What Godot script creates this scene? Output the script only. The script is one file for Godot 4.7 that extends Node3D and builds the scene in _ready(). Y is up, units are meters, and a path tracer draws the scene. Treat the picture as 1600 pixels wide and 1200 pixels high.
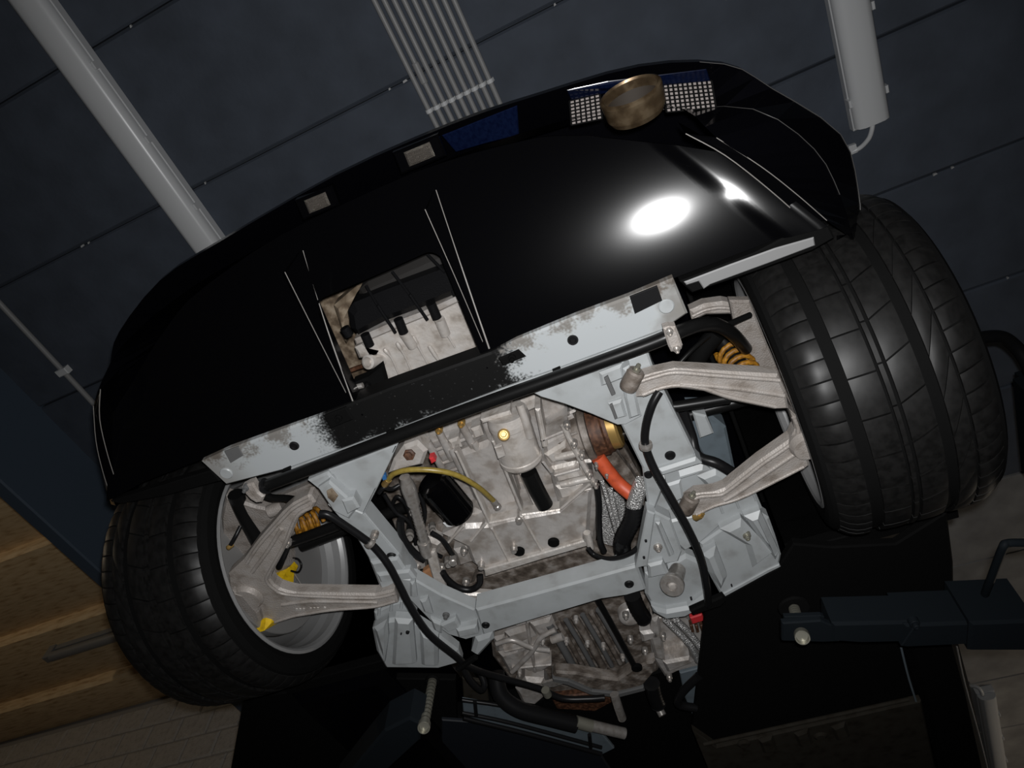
extends Node3D
# Rear underside of a sports car raised on a two-post lift, seen from below by flash light.
# World: y up, metres. Car centre line x = 0, rear axle z = 0, rear of the car towards +z.
const EYE := Vector3(0.53, 0.9, 1.015)
const RX := Vector3(0.90712, 0.03766, -0.41919)    # camera right
const UX := Vector3(0.33205, 0.54797, 0.76777)     # camera up
const BX := Vector3(0.25861, -0.83565, 0.48457)    # camera back
const FOC := 1098.18
const U := 1.15                                     # height of the flat underside above the lens
const D := Vector3.UP
var M := {}
var car: Node3D
var rng := RandomNumberGenerator.new()
var sg := 1

# ---------------------------------------------------------------- helpers
func H(px: float, py: float, r: float) -> Vector3:     # the point at height r above the lens level
	var d := RX * (px - 800.0) - UX * (py - 600.0) - BX * FOC
	return EYE + d * (r / d.y)
func P(a: Array, r: float) -> Array:
	var o := []
	for i in range(0, a.size(), 2): o.append(H(a[i], a[i + 1], r))
	return o
func P3(a: Array) -> Array:
	var o := []
	for i in range(0, a.size(), 3): o.append(H(a[i], a[i + 1], a[i + 2]))
	return o
func XP(a: Array, x: float) -> Array:                  # points on the upright plane at x
	var o := []
	for i in range(0, a.size(), 2):
		var d: Vector3 = RX * (a[i] - 800.0) - UX * (a[i + 1] - 600.0) - BX * FOC
		o.append(EYE + d * ((x - EYE.x) / d.x))
	return o
func st() -> SurfaceTool:
	var s := SurfaceTool.new()
	s.begin(Mesh.PRIMITIVE_TRIANGLES)
	return s
func vtx(s: SurfaceTool, p: Vector3): s.set_uv(Vector2(p.x, p.z)); s.add_vertex(p)
func tri(s: SurfaceTool, a: Vector3, b: Vector3, c: Vector3): vtx(s, a); vtx(s, c); vtx(s, b)   # a b c counter-clockwise from outside
func quad(s: SurfaceTool, a: Vector3, b: Vector3, c: Vector3, d: Vector3): tri(s, a, b, c); tri(s, a, c, d)
func flat(s: SurfaceTool): s.set_smooth_group(-1)
func smooth(s: SurfaceTool): sg += 1; s.set_smooth_group(sg)
func newell(p: Array) -> Vector3:
	var n := Vector3.ZERO
	for i in p.size():
		var a: Vector3 = p[i]
		var b: Vector3 = p[(i + 1) % p.size()]
		n += Vector3((a.y - b.y) * (a.z + b.z), (a.z - b.z) * (a.x + b.x), (a.x - b.x) * (a.y + b.y))
	return n.normalized()
func face(s: SurfaceTool, p: Array, n: Vector3):
	var u := (n.cross(Vector3(0.31, 0.77, 0.56))).normalized()
	var v := n.cross(u)
	var q := PackedVector2Array()
	for k in p: q.append(Vector2(k.dot(u), k.dot(v)))
	var t := Geometry2D.triangulate_polygon(q)
	for i in range(0, t.size(), 3):
		var a: Vector3 = p[t[i]]
		var b: Vector3 = p[t[i + 1]]
		var c: Vector3 = p[t[i + 2]]
		if (b - a).cross(c - a).dot(n) > 0: tri(s, a, b, c)
		else: tri(s, a, c, b)
# a plate: pts is the face towards -up, the body reaches "up" from it; edges chamfered
func slab(s: SurfaceTool, pts: Array, up: Vector3, bev := 0.003):
	var p := pts.duplicate()
	var n := newell(p)
	if n.dot(up) > 0: p.reverse(); n = -n
	var inn := []
	var k := p.size()
	for i in k:
		var e1: Vector3 = (p[i] - p[(i + k - 1) % k]).normalized()
		var e2: Vector3 = (p[(i + 1) % k] - p[i]).normalized()
		var m1 := n.cross(e1)
		var m2 := n.cross(e2)
		inn.append(p[i] + (m1 + m2) / maxf(0.35, 1.0 + m1.dot(m2)) * bev)
	flat(s)
	face(s, inn, n)
	var bu := up.normalized() * minf(bev, up.length() * 0.45)
	var top := []
	for i in k: top.append(p[i] + up)
	for i in k:
		var j := (i + 1) % k
		quad(s, inn[i], p[i] + bu, p[j] + bu, inn[j])
		quad(s, p[i] + bu, top[i], top[j], p[j] + bu)
	face(s, top, -n)
func curve(p: Array, per := 5) -> Array:
	var o := []
	var k := p.size()
	for i in k - 1:
		var a: Vector3 = p[maxi(i - 1, 0)]
		var b: Vector3 = p[i]
		var c: Vector3 = p[i + 1]
		var d: Vector3 = p[mini(i + 2, k - 1)]
		for j in per: o.append(b.cubic_interpolate(c, a, d, float(j) / per))
	o.append(p[k - 1])
	return o
func tube(s: SurfaceTool, p: Array, rad, sides := 12):
	var k := p.size()
	var rings := []
	var t0: Vector3 = (p[1] - p[0]).normalized()
	var nrm := t0.cross(Vector3(0.3, 0.9, 0.31)).normalized()
	for i in k:
		var t: Vector3 = (p[mini(i + 1, k - 1)] - p[maxi(i - 1, 0)]).normalized()
		nrm = (nrm - t * nrm.dot(t)).normalized()
		var b := t.cross(nrm)
		var r: float = rad[mini(i, rad.size() - 1)] if rad is Array else rad
		var ring := []
		for j in sides:
			var a := TAU * j / sides
			ring.append(p[i] + (nrm * cos(a) + b * sin(a)) * r)
		rings.append(ring)
	smooth(s)
	for i in k - 1:
		for j in sides:
			var q := (j + 1) % sides
			quad(s, rings[i][j], rings[i][q], rings[i + 1][q], rings[i + 1][j])
	smooth(s)
	for j in range(1, sides - 1):
		tri(s, rings[0][0], rings[0][j + 1], rings[0][j])
		tri(s, rings[k - 1][0], rings[k - 1][j], rings[k - 1][j + 1])
# profile of [radius, distance along axis]
func lathe(s: SurfaceTool, prof: Array, o: Vector3, axis: Vector3, sides := 24, a0 := 0.0, a1 := TAU):
	var t := axis.normalized()
	var u := t.cross(Vector3(0.28, 0.17, 0.94)).normalized()
	if absf(t.x) > 0.98: u = Vector3(0, -1, 0)
	var v := t.cross(u)
	var full := a1 - a0 > TAU - 0.001
	for i in prof.size() - 1:
		smooth(s)
		for j in sides:
			var q := [a0 + (a1 - a0) * j / sides, a0 + (a1 - a0) * (((j + 1) % sides) if full else (j + 1)) / sides]
			var c := []
			for k in [[0, 0], [0, 1], [1, 1], [1, 0]]:
				var w: Array = prof[i + k[0]]
				c.append(o + t * w[1] + (u * cos(q[k[1]]) + v * sin(q[k[1]])) * w[0])
			quad(s, c[0], c[1], c[2], c[3])
func bar(s: SurfaceTool, a: Vector3, b: Vector3, w: float, up: Vector3, bev := 0.002):
	var x := (b - a).cross(up).normalized() * w / 2
	slab(s, [a - x, b - x, b + x, a + x], up, bev)
func boxx(s: SurfaceTool, lo: Vector3, hi: Vector3, bev := 0.003):
	slab(s, [lo, Vector3(hi.x, lo.y, lo.z), Vector3(hi.x, lo.y, hi.z), Vector3(lo.x, lo.y, hi.z)], Vector3(0, hi.y - lo.y, 0), bev)
func part(parent: Node3D, called: String, s: SurfaceTool, mat: Material, label := "") -> MeshInstance3D:
	s.generate_normals()
	var o := MeshInstance3D.new()
	o.name = called
	o.mesh = s.commit()
	o.material_override = mat
	parent.add_child(o, true)
	o.position = -parent.global_position if parent != self else Vector3.ZERO
	if label: o.set_meta("label", label)
	return o
func thing(called: String, label: String, category: String, at := Vector3.ZERO, group := "") -> Node3D:
	var o := Node3D.new()
	o.name = called
	add_child(o, true)
	o.position = at
	o.set_meta("label", label)
	o.set_meta("category", category)
	if group: o.set_meta("group", group)
	return o
func struct(called: String, s: SurfaceTool, mat: Material, label := "") -> MeshInstance3D:
	var o := part(self, called, s, mat, label)
	o.set_meta("kind", "structure")
	return o
func tag(o: Node3D, label: String, category: String, group := ""):
	o.set_meta("label", label); o.set_meta("category", category)
	if group: o.set_meta("group", group)
# quick parts of the car
func cslab(parent: Node3D, called: String, a: Array, r: float, th: float, mat: Material, bev := 0.003, label := "") -> MeshInstance3D:
	var s := st()
	slab(s, P(a, r), D * th, bev)
	return part(parent, called, s, mat, label)
func chose(parent: Node3D, called: String, a: Array, rad, mat: Material, label := "", per := 5, sides := 12) -> MeshInstance3D:
	var s := st()
	tube(s, curve(P3(a), per), rad, sides)
	return part(parent, called, s, mat, label)
func bolt(parent: Node3D, px: float, py: float, r: float, rad: float, mat: Material, axis := Vector3.DOWN, called := "bolt") -> MeshInstance3D:
	var s := st()
	var o := H(px, py, r)
	lathe(s, [[0.0, -0.01], [rad * 1.5, -0.01], [rad * 1.5, 0.002], [rad * 1.35, 0.0035], [rad, 0.0035], [0, 0.0035]], o, axis, 20)
	lathe(s, [[rad, 0.003], [rad, 0.010], [rad * 0.85, 0.012], [rad * 0.5, 0.012], [rad * 0.45, 0.009], [0.0, 0.009]], o, axis, 6)
	return part(parent, called, s, mat)
func plug(parent: Node3D, px: float, py: float, r: float, rad: float) -> MeshInstance3D:
	var s := st()
	lathe(s, [[0.0, -0.004], [rad, -0.004], [rad, 0.002], [rad * 0.85, 0.005], [rad * 0.55, 0.0045], [rad * 0.45, 0.002], [0.0, 0.002]], H(px, py, r), Vector3.DOWN, 24)
	return part(parent, "rubber_plug", s, M.rubber)

# ---------------------------------------------------------------- materials
func noise(freq: float, ramp: Array, oct := 4, seed_ := 1, size := 512, type := FastNoiseLite.TYPE_SIMPLEX_SMOOTH) -> NoiseTexture2D:
	var f := FastNoiseLite.new()
	f.noise_type = type; f.frequency = freq; f.fractal_octaves = oct; f.seed = seed_
	var t := NoiseTexture2D.new()
	t.width = size; t.height = size; t.seamless = true; t.noise = f
	if ramp.size():
		var g := Gradient.new()
		g.offsets = PackedFloat32Array(ramp.map(func(k): return k[0]))
		g.colors = PackedColorArray(ramp.map(func(k): return k[1]))
		t.color_ramp = g
	return t
func mat(called: String, c: Color, rough: float, metal := 0.0, tex: Texture2D = null, scale := 4.0, bump: Texture2D = null, bump_cm := 0.1) -> StandardMaterial3D:
	var m := StandardMaterial3D.new()
	m.resource_name = called
	m.albedo_color = c.linear_to_srgb()
	m.roughness = rough; m.metallic = metal
	if tex or bump:
		m.uv1_triplanar = true; m.uv1_world_triplanar = true; m.uv1_scale = Vector3.ONE * scale
	if tex: m.albedo_texture = tex
	if bump: m.heightmap_enabled = true; m.heightmap_texture = bump; m.heightmap_scale = bump_cm
	M[called] = m
	return m
func g(v: float) -> Color: return Color(v, v, v)
func materials():
	var grime := noise(0.012, [[0.0, Color(0.72, 0.69, 0.66)], [0.35, Color(0.85, 0.83, 0.81)], [0.55, Color(0.95, 0.945, 0.94)], [1.0, Color(1, 1, 1)]], 6, 3)
	var dirt := noise(0.009, [[0.0, Color(0.74, 0.71, 0.68)], [0.4, Color(0.93, 0.915, 0.9)], [1.0, Color(1, 1, 1)]], 6, 8)
	var light_dirt := noise(0.008, [[0.0, Color(0.86, 0.85, 0.84)], [0.4, Color(0.96, 0.96, 0.955)], [1.0, Color(1, 1, 1)]], 5, 5)
	var heavy := noise(0.01, [[0.0, Color(0.42, 0.38, 0.35)], [0.45, Color(0.7, 0.66, 0.62)], [0.75, Color(0.95, 0.93, 0.91)], [1.0, Color(1, 1, 1)]], 5, 21)
	var grain := noise(0.09, [], 3, 9)
	var lumpy := noise(0.03, [], 4, 12)
	mat("paint_grey", Color(0.358, 0.376, 0.385), 0.42, 0.0, light_dirt, 3.0)
	mat("cast", Color(0.52, 0.495, 0.475), 0.4, 0.35, grime, 2.2, lumpy, 0.12)
	mat("cast_light", Color(0.58, 0.555, 0.53), 0.4, 0.3, dirt, 4.0, lumpy, 0.08)
	mat("cast_dark", Color(0.25, 0.23, 0.215), 0.6, 0.1, heavy, 4.0, lumpy, 0.15)
	mat("arm_cast", Color(0.37, 0.345, 0.325), 0.5, 0.15, dirt, 4.0, grain, 0.08)
	mat("knuckle", Color(0.26, 0.24, 0.225), 0.55, 0.1, dirt, 4.0, grain, 0.12)
	mat("gloss_black", Color(0.0012, 0.0012, 0.0015), 0.13)
	mat("faint_edge", Color(0.05, 0.048, 0.046), 0.4)  # grey put in for the dim glint along body creases
	mat("pale_edge", Color(0.16, 0.15, 0.14), 0.4)  # pale like a bare edge, standing in for a glint line
	mat("body_black", Color(0.0015, 0.0015, 0.0022), 0.16)
	mat("liner", Color(0.004, 0.004, 0.004), 0.75)
	mat("rubber", Color(0.008, 0.008, 0.0085), 0.42)
	mat("hose", Color(0.007, 0.007, 0.0075), 0.36)
	mat("plastic_cover", Color(0.006, 0.006, 0.0065), 0.42, 0.0, null, 4.0, grain, 0.05)
	mat("bar_black", Color(0.005, 0.005, 0.005), 0.33)
	mat("tread", Color(0.0105, 0.0102, 0.010), 0.45, 0.0, noise(0.02, [[0.0, Color(0.6, 0.6, 0.6)], [0.6, Color(0.95, 0.95, 0.95)], [0.8, Color(1, 1, 1)]], 4, 31), 4.0)
	mat("tyre_wall", Color(0.005, 0.005, 0.005), 0.8)
	mat("rim_grey", Color(0.3, 0.3, 0.3), 0.42, 0.4)
	mat("disc_steel", Color(0.22, 0.215, 0.21), 0.45, 0.3)
	mat("yellow", Color(0.75, 0.5, 0.01), 0.45, 0.0, dirt, 9.0)
	mat("orange_yellow", Color(0.42, 0.2, 0.012), 0.55, 0.0, heavy, 14.0)
	mat("brass", Color(0.42, 0.27, 0.09), 0.35, 0.6)
	mat("rust", Color(0.14, 0.065, 0.035), 0.6, 0.2, heavy, 12.0)
	mat("orange", Color(0.55, 0.085, 0.03), 0.5, 0.0, dirt, 9.0)
	mat("amber_hose", Color(0.28, 0.21, 0.045), 0.35, 0.0, dirt, 14.0)
	mat("steel", Color(0.5, 0.48, 0.46), 0.32, 0.65, dirt, 14.0)
	mat("foil", Color(0.6, 0.59, 0.58), 0.3, 0.65, null, 9.0, noise(0.05, [], 3, 41, 512, FastNoiseLite.TYPE_CELLULAR), 0.6)
	mat("red", Color(0.5, 0.03, 0.035), 0.4)
	mat("blue_clip", Color(0.03, 0.12, 0.3), 0.4)
	mat("navy_body", Color(0.0025, 0.005, 0.018), 0.16, 0.0, noise(0.02, [[0.0, Color(0.6, 0.6, 0.7)], [0.6, Color(1, 1, 1)], [0.78, Color(1, 1, 1)], [0.82, Color(1.0, 1.0, 1.0)]], 3, 51), 9.0)
	mat("lamp_clear", Color(0.13, 0.115, 0.1), 0.15, 0.5, null, 30.0, lumpy, 0.3)
	mat("exhaust", Color(0.24, 0.185, 0.12), 0.28, 0.75, heavy, 5.0)
	mat("exhaust_in", Color(0.022, 0.016, 0.011), 0.6, 0.2)
	mat("mesh_back", Color(0.2, 0.175, 0.165), 0.7)
	mat("beige", Color(0.3, 0.25, 0.19), 0.55, 0.1, heavy, 5.0)
	mat("tray_brown", Color(0.03, 0.027, 0.022), 0.7, 0.0, dirt, 4.0)
	mat("blue_grey", Color(0.11, 0.135, 0.155), 0.45, 0.0, light_dirt, 4.0)
	mat("lift_paint", Color(0.009, 0.0115, 0.014), 0.55)
	mat("zinc", Color(0.3, 0.29, 0.24), 0.35, 0.6)
	# building
	mat("ceiling_navy", Color(0.066, 0.08, 0.106), 0.8, 0.0, noise(0.01, [[0.0, Color(0.84, 0.84, 0.84)], [1.0, Color(1, 1, 1)]], 4, 61), 0.8, grain, 0.05)
	mat("ceiling_grey", Color(0.36, 0.35, 0.34), 0.85, 0.0, noise(0.01, [[0.0, Color(0.8, 0.8, 0.8)], [1.0, Color(1, 1, 1)]], 4, 62), 0.8)  # far panels: paler colour makes up for light the flash lacks
	mat("filler", Color(0.45, 0.45, 0.45), 0.9)
	mat("joint", Color(0.035, 0.043, 0.056), 0.9)
	mat("beam_navy", Color(0.06, 0.085, 0.12), 0.6)
	mat("lamp_white", Color(0.62, 0.63, 0.64), 0.3)
	mat("conduit", Color(0.27, 0.27, 0.27), 0.45)
	mat("tube_off", Color(0.2, 0.2, 0.2), 0.4)
	mat("concrete", Color(0.1, 0.1, 0.1), 0.9)
	var wood := noise(0.02, [[0.0, Color(0.7, 0.6, 0.5)], [0.4, Color(0.93, 0.9, 0.86)], [1.0, Color(1, 1, 1)]], 4, 71)
	mat("wood", Color(0.8, 0.63, 0.4), 0.65, 0.0, wood, 1.0)
	M.wood.uv1_scale = Vector3(0.5, 3.0, 3.0)
	mat("brick_white", Color(0.5, 0.47, 0.44), 0.85, 0.0, light_dirt, 4.0, lumpy, 0.4)
	mat("mortar", Color(0.3, 0.285, 0.27), 0.95)
	var glow := mat("added_tube_glow", Color(0.9, 0.85, 0.75), 0.4)  # only for the two added lamps
	glow.emission_enabled = true
	glow.emission = Color(1.0, 0.86, 0.66)
	glow.emission_energy_multiplier = 2.0
	for k in ["gloss_black", "body_black", "hose", "bar_black", "rubber", "tread"]: M[k].metallic_specular = 0.35
	for k in ["plastic_cover", "liner", "tyre_wall", "lift_paint", "tray_brown"]: M[k].metallic_specular = 0.15

# ---------------------------------------------------------------- scene
func _ready():
	rng.seed = 7
	var cam := Camera3D.new()
	cam.name = "camera"
	cam.transform = Transform3D(Basis(RX, UX, BX).orthonormalized(), EYE)
	cam.fov = 57.3007
	cam.near = 0.05
	add_child(cam)
	cam.current = true
	var we := WorldEnvironment.new()
	we.name = "environment"
	var e := Environment.new()
	e.background_mode = Environment.BG_COLOR
	e.background_color = Color(0, 0, 0)
	e.tonemap_mode = Environment.TONE_MAPPER_LINEAR
	e.tonemap_exposure = 1.0
	e.sdfgi_enabled = true; e.ssao_enabled = true; e.ssil_enabled = true
	we.environment = e
	add_child(we)
	var flash := SpotLight3D.new()          # the hand-held flash beside the lens
	flash.name = "flash"
	flash.light_energy = 2.9
	flash.light_color = Color(1.0, 1.0, 1.0)
	flash.spot_angle = 60.0
	flash.spot_angle_attenuation = 1.0
	flash.spot_range = 14.0
	flash.spot_attenuation = 2.0
	flash.light_size = 0.012
	flash.shadow_enabled = true
	add_child(flash)
	flash.look_at_from_position(EYE + RX * 0.012 + UX * 0.03 + BX * 0.01, H(800, 470, 1.2), Vector3(1, 0, 0))

	materials()
	room()
	fittings()
	car = thing("car", "black sports car raised on a lift, seen from below its rear end, undertray removed", "car", Vector3(0, 1.878, 0))
	bumper()
	diffuser()
	wheel(1.0)
	wheel(-1.0)
	subframe()
	suspension()
	gearbox()
	window_parts()
	engine_front()
	pipes()
	underfloor()
	lift()

func room():
	var ch := EYE.y + 2.88
	# floor and outer walls
	var s := st()
	boxx(s, Vector3(-6.6, -0.2, -9.2), Vector3(3.6, 0.0, 4.2))
	struct("floor", s, M.concrete, "grey concrete workshop floor")
	s = st(); boxx(s, Vector3(3.4, 0, -9.0), Vector3(3.6, ch + 0.6, 4.0)); struct("wall_right", s, M.concrete)
	s = st(); boxx(s, Vector3(-6.6, 0, 4.0), Vector3(3.6, ch + 0.6, 4.2)); struct("wall_back", s, M.concrete)
	s = st(); boxx(s, Vector3(-6.6, 0, -9.2), Vector3(3.6, ch + 0.6, -9.0)); struct("wall_front", s, M.concrete)
	s = st(); boxx(s, Vector3(-6.6, 0, -9.0), Vector3(-6.4, ch + 0.6, 4.0)); struct("wall_left", s, M.concrete)
	s = st(); boxx(s, Vector3(-6.6, ch + 0.6, -9.2), Vector3(3.6, ch + 0.75, 4.2)); struct("ceiling_slab", s, M.concrete)
	# ceiling panels, dark blue and paler at the far end, one long panel every 0.595 m
	var root := st()
	boxx(root, Vector3(-2.7, ch + 0.05, -9.0), Vector3(3.4, ch + 0.2, 4.0))
	var ceil := struct("ceiling", root, M.joint, "dark blue panelled ceiling with open joints")
	var chips := st()
	flat(chips)
	for i in 22:
		var z1 := EYE.z - 0.24 + 0.595 * (i - 16)
		var z0 := z1 - 0.595
		if z0 < -8.9 or z1 > 4.0: continue
		s = st()
		boxx(s, Vector3(-2.69, ch + rng.randf() * 0.003, z0 + 0.004), Vector3(3.39, ch + 0.06, z1 - 0.004), 0.003 if z1 < -2.1 else 0.008)
		part(ceil, "ceiling_panel", s, M.ceiling_grey if z1 < -2.1 else M.ceiling_navy)
		if z1 < -2.2: continue
		var x := -2.6
		while x < 2.4:
			x += rng.randf_range(0.2, 0.9) if rng.randf() < 0.35 else rng.randf_range(0.02, 0.09)
			var w := rng.randf_range(0.003, 0.02)
			slab(chips, [Vector3(x, ch + 0.002, z1 - 0.008), Vector3(x + w, ch + 0.004, z1 - 0.006), Vector3(x + w * 0.8, ch + 0.003, z1 - 0.006 + rng.randf_range(0.003, 0.009)), Vector3(x + 0.002, ch + 0.002, z1)], D * 0.01, 0.0005)
	var c := part(ceil, "joint_filler", chips, M.filler)
	c.set_meta("kind", "stuff")
	# deep blue beam on the left
	s = st()
	boxx(s, Vector3(-2.76, EYE.y + 2.43, -9.0), Vector3(-2.67, ch + 0.2, 4.0), 0.008)
	struct("ceiling_beam", s, M.beam_navy, "deep dark blue beam between panelled ceiling and timber ceiling")
	# timber ceiling of the next bay: round-faced logs across
	var wh := EYE.y + 3.1
	s = st()
	boxx(s, Vector3(-6.4, wh + 0.22, -2.4), Vector3(-2.77, wh + 0.3, 4.0))
	var timber := struct("timber_ceiling", s, M.wood, "pale timber ceiling of rounded boards in the next bay")
	var edges := [-2.45, -2.02, -1.385, -0.72, -0.06, 0.6, 1.26, 1.92, 2.58, 3.24, 3.9]
	for i in edges.size() - 1:
		var z0: float = edges[i]
		var z1: float = edges[i + 1]
		s = st()
		var prof := []
		for k in 9:
			var t := k / 8.0
			prof.append(Vector3(0, wh + 0.10 * pow(1.0 - t, 2.0), z0 + (z1 - z0) * t))
		prof.append(Vector3(0, wh + 0.03, z1 + 0.015)); prof.append(Vector3(0, wh + 0.22, z1 + 0.01)); prof.append(Vector3(0, wh + 0.22, z0))
		smooth(s)
		for k in prof.size():
			if k >= 8: flat(s)
			var a: Vector3 = prof[k]
			var b: Vector3 = prof[(k + 1) % prof.size()]
			quad(s, Vector3(-6.4, a.y, a.z), Vector3(-2.78, a.y, a.z), Vector3(-2.78, b.y, b.z), Vector3(-6.4, b.y, b.z))
		part(timber, "log_board", s, M.wood)
	# white brick wall below it
	var wz := EYE.z - 3.45
	s = st()
	boxx(s, Vector3(-6.4, 0, wz - 0.2), Vector3(-2.7, wh + 0.2, wz), 0.002)
	var bw := struct("wall_brick", s, M.mortar, "white painted brick wall under the timber ceiling")
	for row in 10:
		for col in 16:
			var x0 := -6.35 + col * 0.29 + (0.145 if row % 2 else 0.0)
			var y1 := wh + 0.03 - row * 0.19
			if x0 > -2.95: continue
			s = st()
			var j := rng.randf() * 0.006
			slab(s, [Vector3(x0, y1 - 0.18, wz + 0.012 + j), Vector3(x0 + 0.278, y1 - 0.18, wz + 0.012), Vector3(x0 + 0.278, y1, wz + 0.012), Vector3(x0, y1, wz + 0.012 + j)], Vector3(0, 0, -0.02), 0.012)
			part(bw, "brick", s, M.brick_white)

func fixture(x0: float, x1: float, z0: float, z1: float, label: String) -> Node3D:
	var ch := EYE.y + 2.88
	var yb := EYE.y + 2.79
	var o := thing("light_fixture", label, "light", Vector3((x0 + x1) / 2, ch, (z0 + z1) / 2), "sealed batten lights on the ceiling")
	var s := st()
	var w := x1 - x0
	boxx(s, Vector3(x0, yb + 0.045, z0), Vector3(x1, ch, z1), 0.006)
	part(o, "housing", s, M.lamp_white)
	s = st()
	var prof := [[0.004, 0.05], [0.003, 0.03], [0.012, 0.012], [0.03, 0.002], [0.5 * w, 0.0]]
	var pts := []
	for k in prof: pts.append(Vector2(x0 + k[0], yb + k[1]))
	for i in range(3, -1, -1): pts.append(Vector2(x1 - prof[i][0], yb + prof[i][1]))
	smooth(s)
	for i in pts.size() - 1:
		var a: Vector2 = pts[i]
		var b: Vector2 = pts[i + 1]
		quad(s, Vector3(a.x, a.y, z0 + 0.012), Vector3(b.x, b.y, z0 + 0.012), Vector3(b.x, b.y, z1 - 0.012), Vector3(a.x, a.y, z1 - 0.012))
	for zz in [z0, z1]:
		var q := []
		for k in pts: q.append(Vector3(k.x, k.y, zz + (0.012 if zz == z0 else -0.012)))
		flat(s)
		face(s, q, Vector3(0, 0, -1 if zz == z0 else 1))
	part(o, "diffuser_cover", s, M.lamp_white)
	var z := z0 + 0.1
	while z < z1 - 0.05:
		for sx in ([x0 - 0.006, x1 - 0.004] if z < z0 + 0.2 else [x1 - 0.004]):
			s = st()
			boxx(s, Vector3(sx, yb + 0.02, z), Vector3(sx + 0.01, yb + 0.06, z + 0.028), 0.002)
			part(o, "clip", s, M.lamp_white)
		z += 0.30
	return o

func fittings():
	var ch := EYE.y + 2.88
	var f := fixture(-1.325, -1.19, 0.30, 1.86, "long white batten light left of the conduits, running to the car bumper")
	f = fixture(1.345, 1.475, -0.10, 1.45, "white batten light near the exhaust side, with a cable at its end")
	var s := st()
	tube(s, curve(P3([1364, 190, 2.83, 1362, 204, 2.83, 1357, 217, 2.84, 1345, 230, 2.86, 1330, 238, 2.868, 1310, 247, 2.868]), 5), 0.009, 10)
	part(f, "cable", s, M.lamp_white)
	s = st(); slab(s, P([1326, 229, 1338, 225, 1341, 238, 1329, 243], 2.86), D * 0.02, 0.002); part(f, "cable_clip", s, M.lamp_white)
	f = fixture(1.42, 1.53, -6.2, -4.03, "dim white batten light beside the lift column, lowest of the three")
	s = st(); tube(s, curve(P3([1536, 1092, 2.83, 1533, 1080, 2.83, 1526, 1073, 2.85, 1518, 1072, 2.868]), 5), 0.012, 10)
	part(f, "cable", s, M.lamp_white)
	# nine grey conduits side by side
	var ord := ["first", "second", "third", "fourth", "fifth", "sixth", "seventh", "eighth", "last"]
	for i in 9:
		var x := EYE.x - 0.648 + i * 0.0329
		var o := thing("conduit", "grey ceiling conduit above the bumper, %s of nine counted from the long batten light" % ord[i], "conduit", Vector3(x, ch, 0.6), "grey conduits on the ceiling")
		s = st()
		tube(s, [Vector3(x, ch - 0.018, -0.6), Vector3(x, ch - 0.018, 0.4), Vector3(x, ch - 0.018, 1.5)], 0.0105, 12)
		part(o, "pipe", s, M.conduit)
		s = st()
		var zc := EYE.z - 0.375
		lathe(s, [[0.011, -0.007], [0.0145, -0.007], [0.0145, 0.007], [0.011, 0.007]], Vector3(x, ch - 0.018, zc), Vector3(0, 0, 1), 12)
		boxx(s, Vector3(x - 0.0155, ch - 0.012, zc - 0.007), Vector3(x + 0.0155, ch + 0.001, zc + 0.007), 0.001)
		part(o, "saddle_clip", s, M.lamp_white)
		if i == 1:
			s = st()
			lathe(s, [[0.0, -0.04], [0.013, -0.04], [0.0145, -0.036], [0.0145, 0.036], [0.013, 0.04], [0.0, 0.04]], Vector3(x, ch - 0.018, EYE.z - 0.24), Vector3(0, 0, 1), 14)
			part(o, "coupling", s, M.conduit)
	var o := thing("conduit", "single thin grey conduit running alongside the deep blue beam", "conduit", Vector3(-2.36, ch, 0.4))
	s = st(); tube(s, [Vector3(-2.37, ch - 0.015, -0.6), Vector3(-2.37, ch - 0.015, 0.5), Vector3(-2.37, ch - 0.015, 1.5)], 0.014, 10)
	part(o, "pipe", s, M.conduit)
	s = st(); boxx(s, Vector3(-2.40, ch - 0.035, 0.29), Vector3(-2.335, ch, 0.325), 0.004)
	part(o, "saddle_clip", s, M.lamp_white)
	# a tube lamp on the timber ceiling
	o = thing("tube_lamp", "dim white tube lamp under the timber ceiling behind the left tyre", "lamp", Vector3(-3.75, EYE.y + 3.1, -1.62))
	s = st(); tube(s, [Vector3(-4.42, EYE.y + 3.02, -1.55), Vector3(-3.8, EYE.y + 3.02, -1.55), Vector3(-3.2, EYE.y + 3.02, -1.55)], 0.035, 14)
	part(o, "tube", s, M.tube_off)
	s = st(); boxx(s, Vector3(-4.48, EYE.y + 3.0, -1.58), Vector3(-4.42, EYE.y + 3.16, -1.52), 0.004); boxx(s, Vector3(-4.5, EYE.y + 3.07, -1.57), Vector3(-3.2, EYE.y + 3.2, -1.53), 0.004)
	part(o, "bracket", s, M.tube_off)
	# added lit tube lamp, out of view, to brighten the next bay
	o = thing("tube_lamp", "added unseen tube lamp brightening the next bay beyond the deep blue beam", "lamp", Vector3(-5.4, EYE.y + 3.0, 1.2))
	s = st(); tube(s, [Vector3(-6.0, EYE.y + 2.5, 1.2), Vector3(-5.4, EYE.y + 2.5, 1.2), Vector3(-4.8, EYE.y + 2.5, 1.2)], 0.02, 14)
	part(o, "tube", s, M.added_tube_glow)
	s = st(); boxx(s, Vector3(-6.02, EYE.y + 2.54, 1.16), Vector3(-4.78, EYE.y + 2.58, 1.24), 0.004)
	for x in [-5.8, -5.0]: boxx(s, Vector3(x, EYE.y + 2.58, 1.19), Vector3(x + 0.01, EYE.y + 3.15, 1.2), 0.001)
	part(o, "bracket", s, M.lamp_white)
	var al := OmniLight3D.new()
	al.name = "added_bay_light"
	al.light_color = Color(1.0, 0.92, 0.8)
	al.light_energy = 0.45
	al.light_size = 0.1
	al.omni_range = 12.0
	al.omni_attenuation = 2.0
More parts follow.
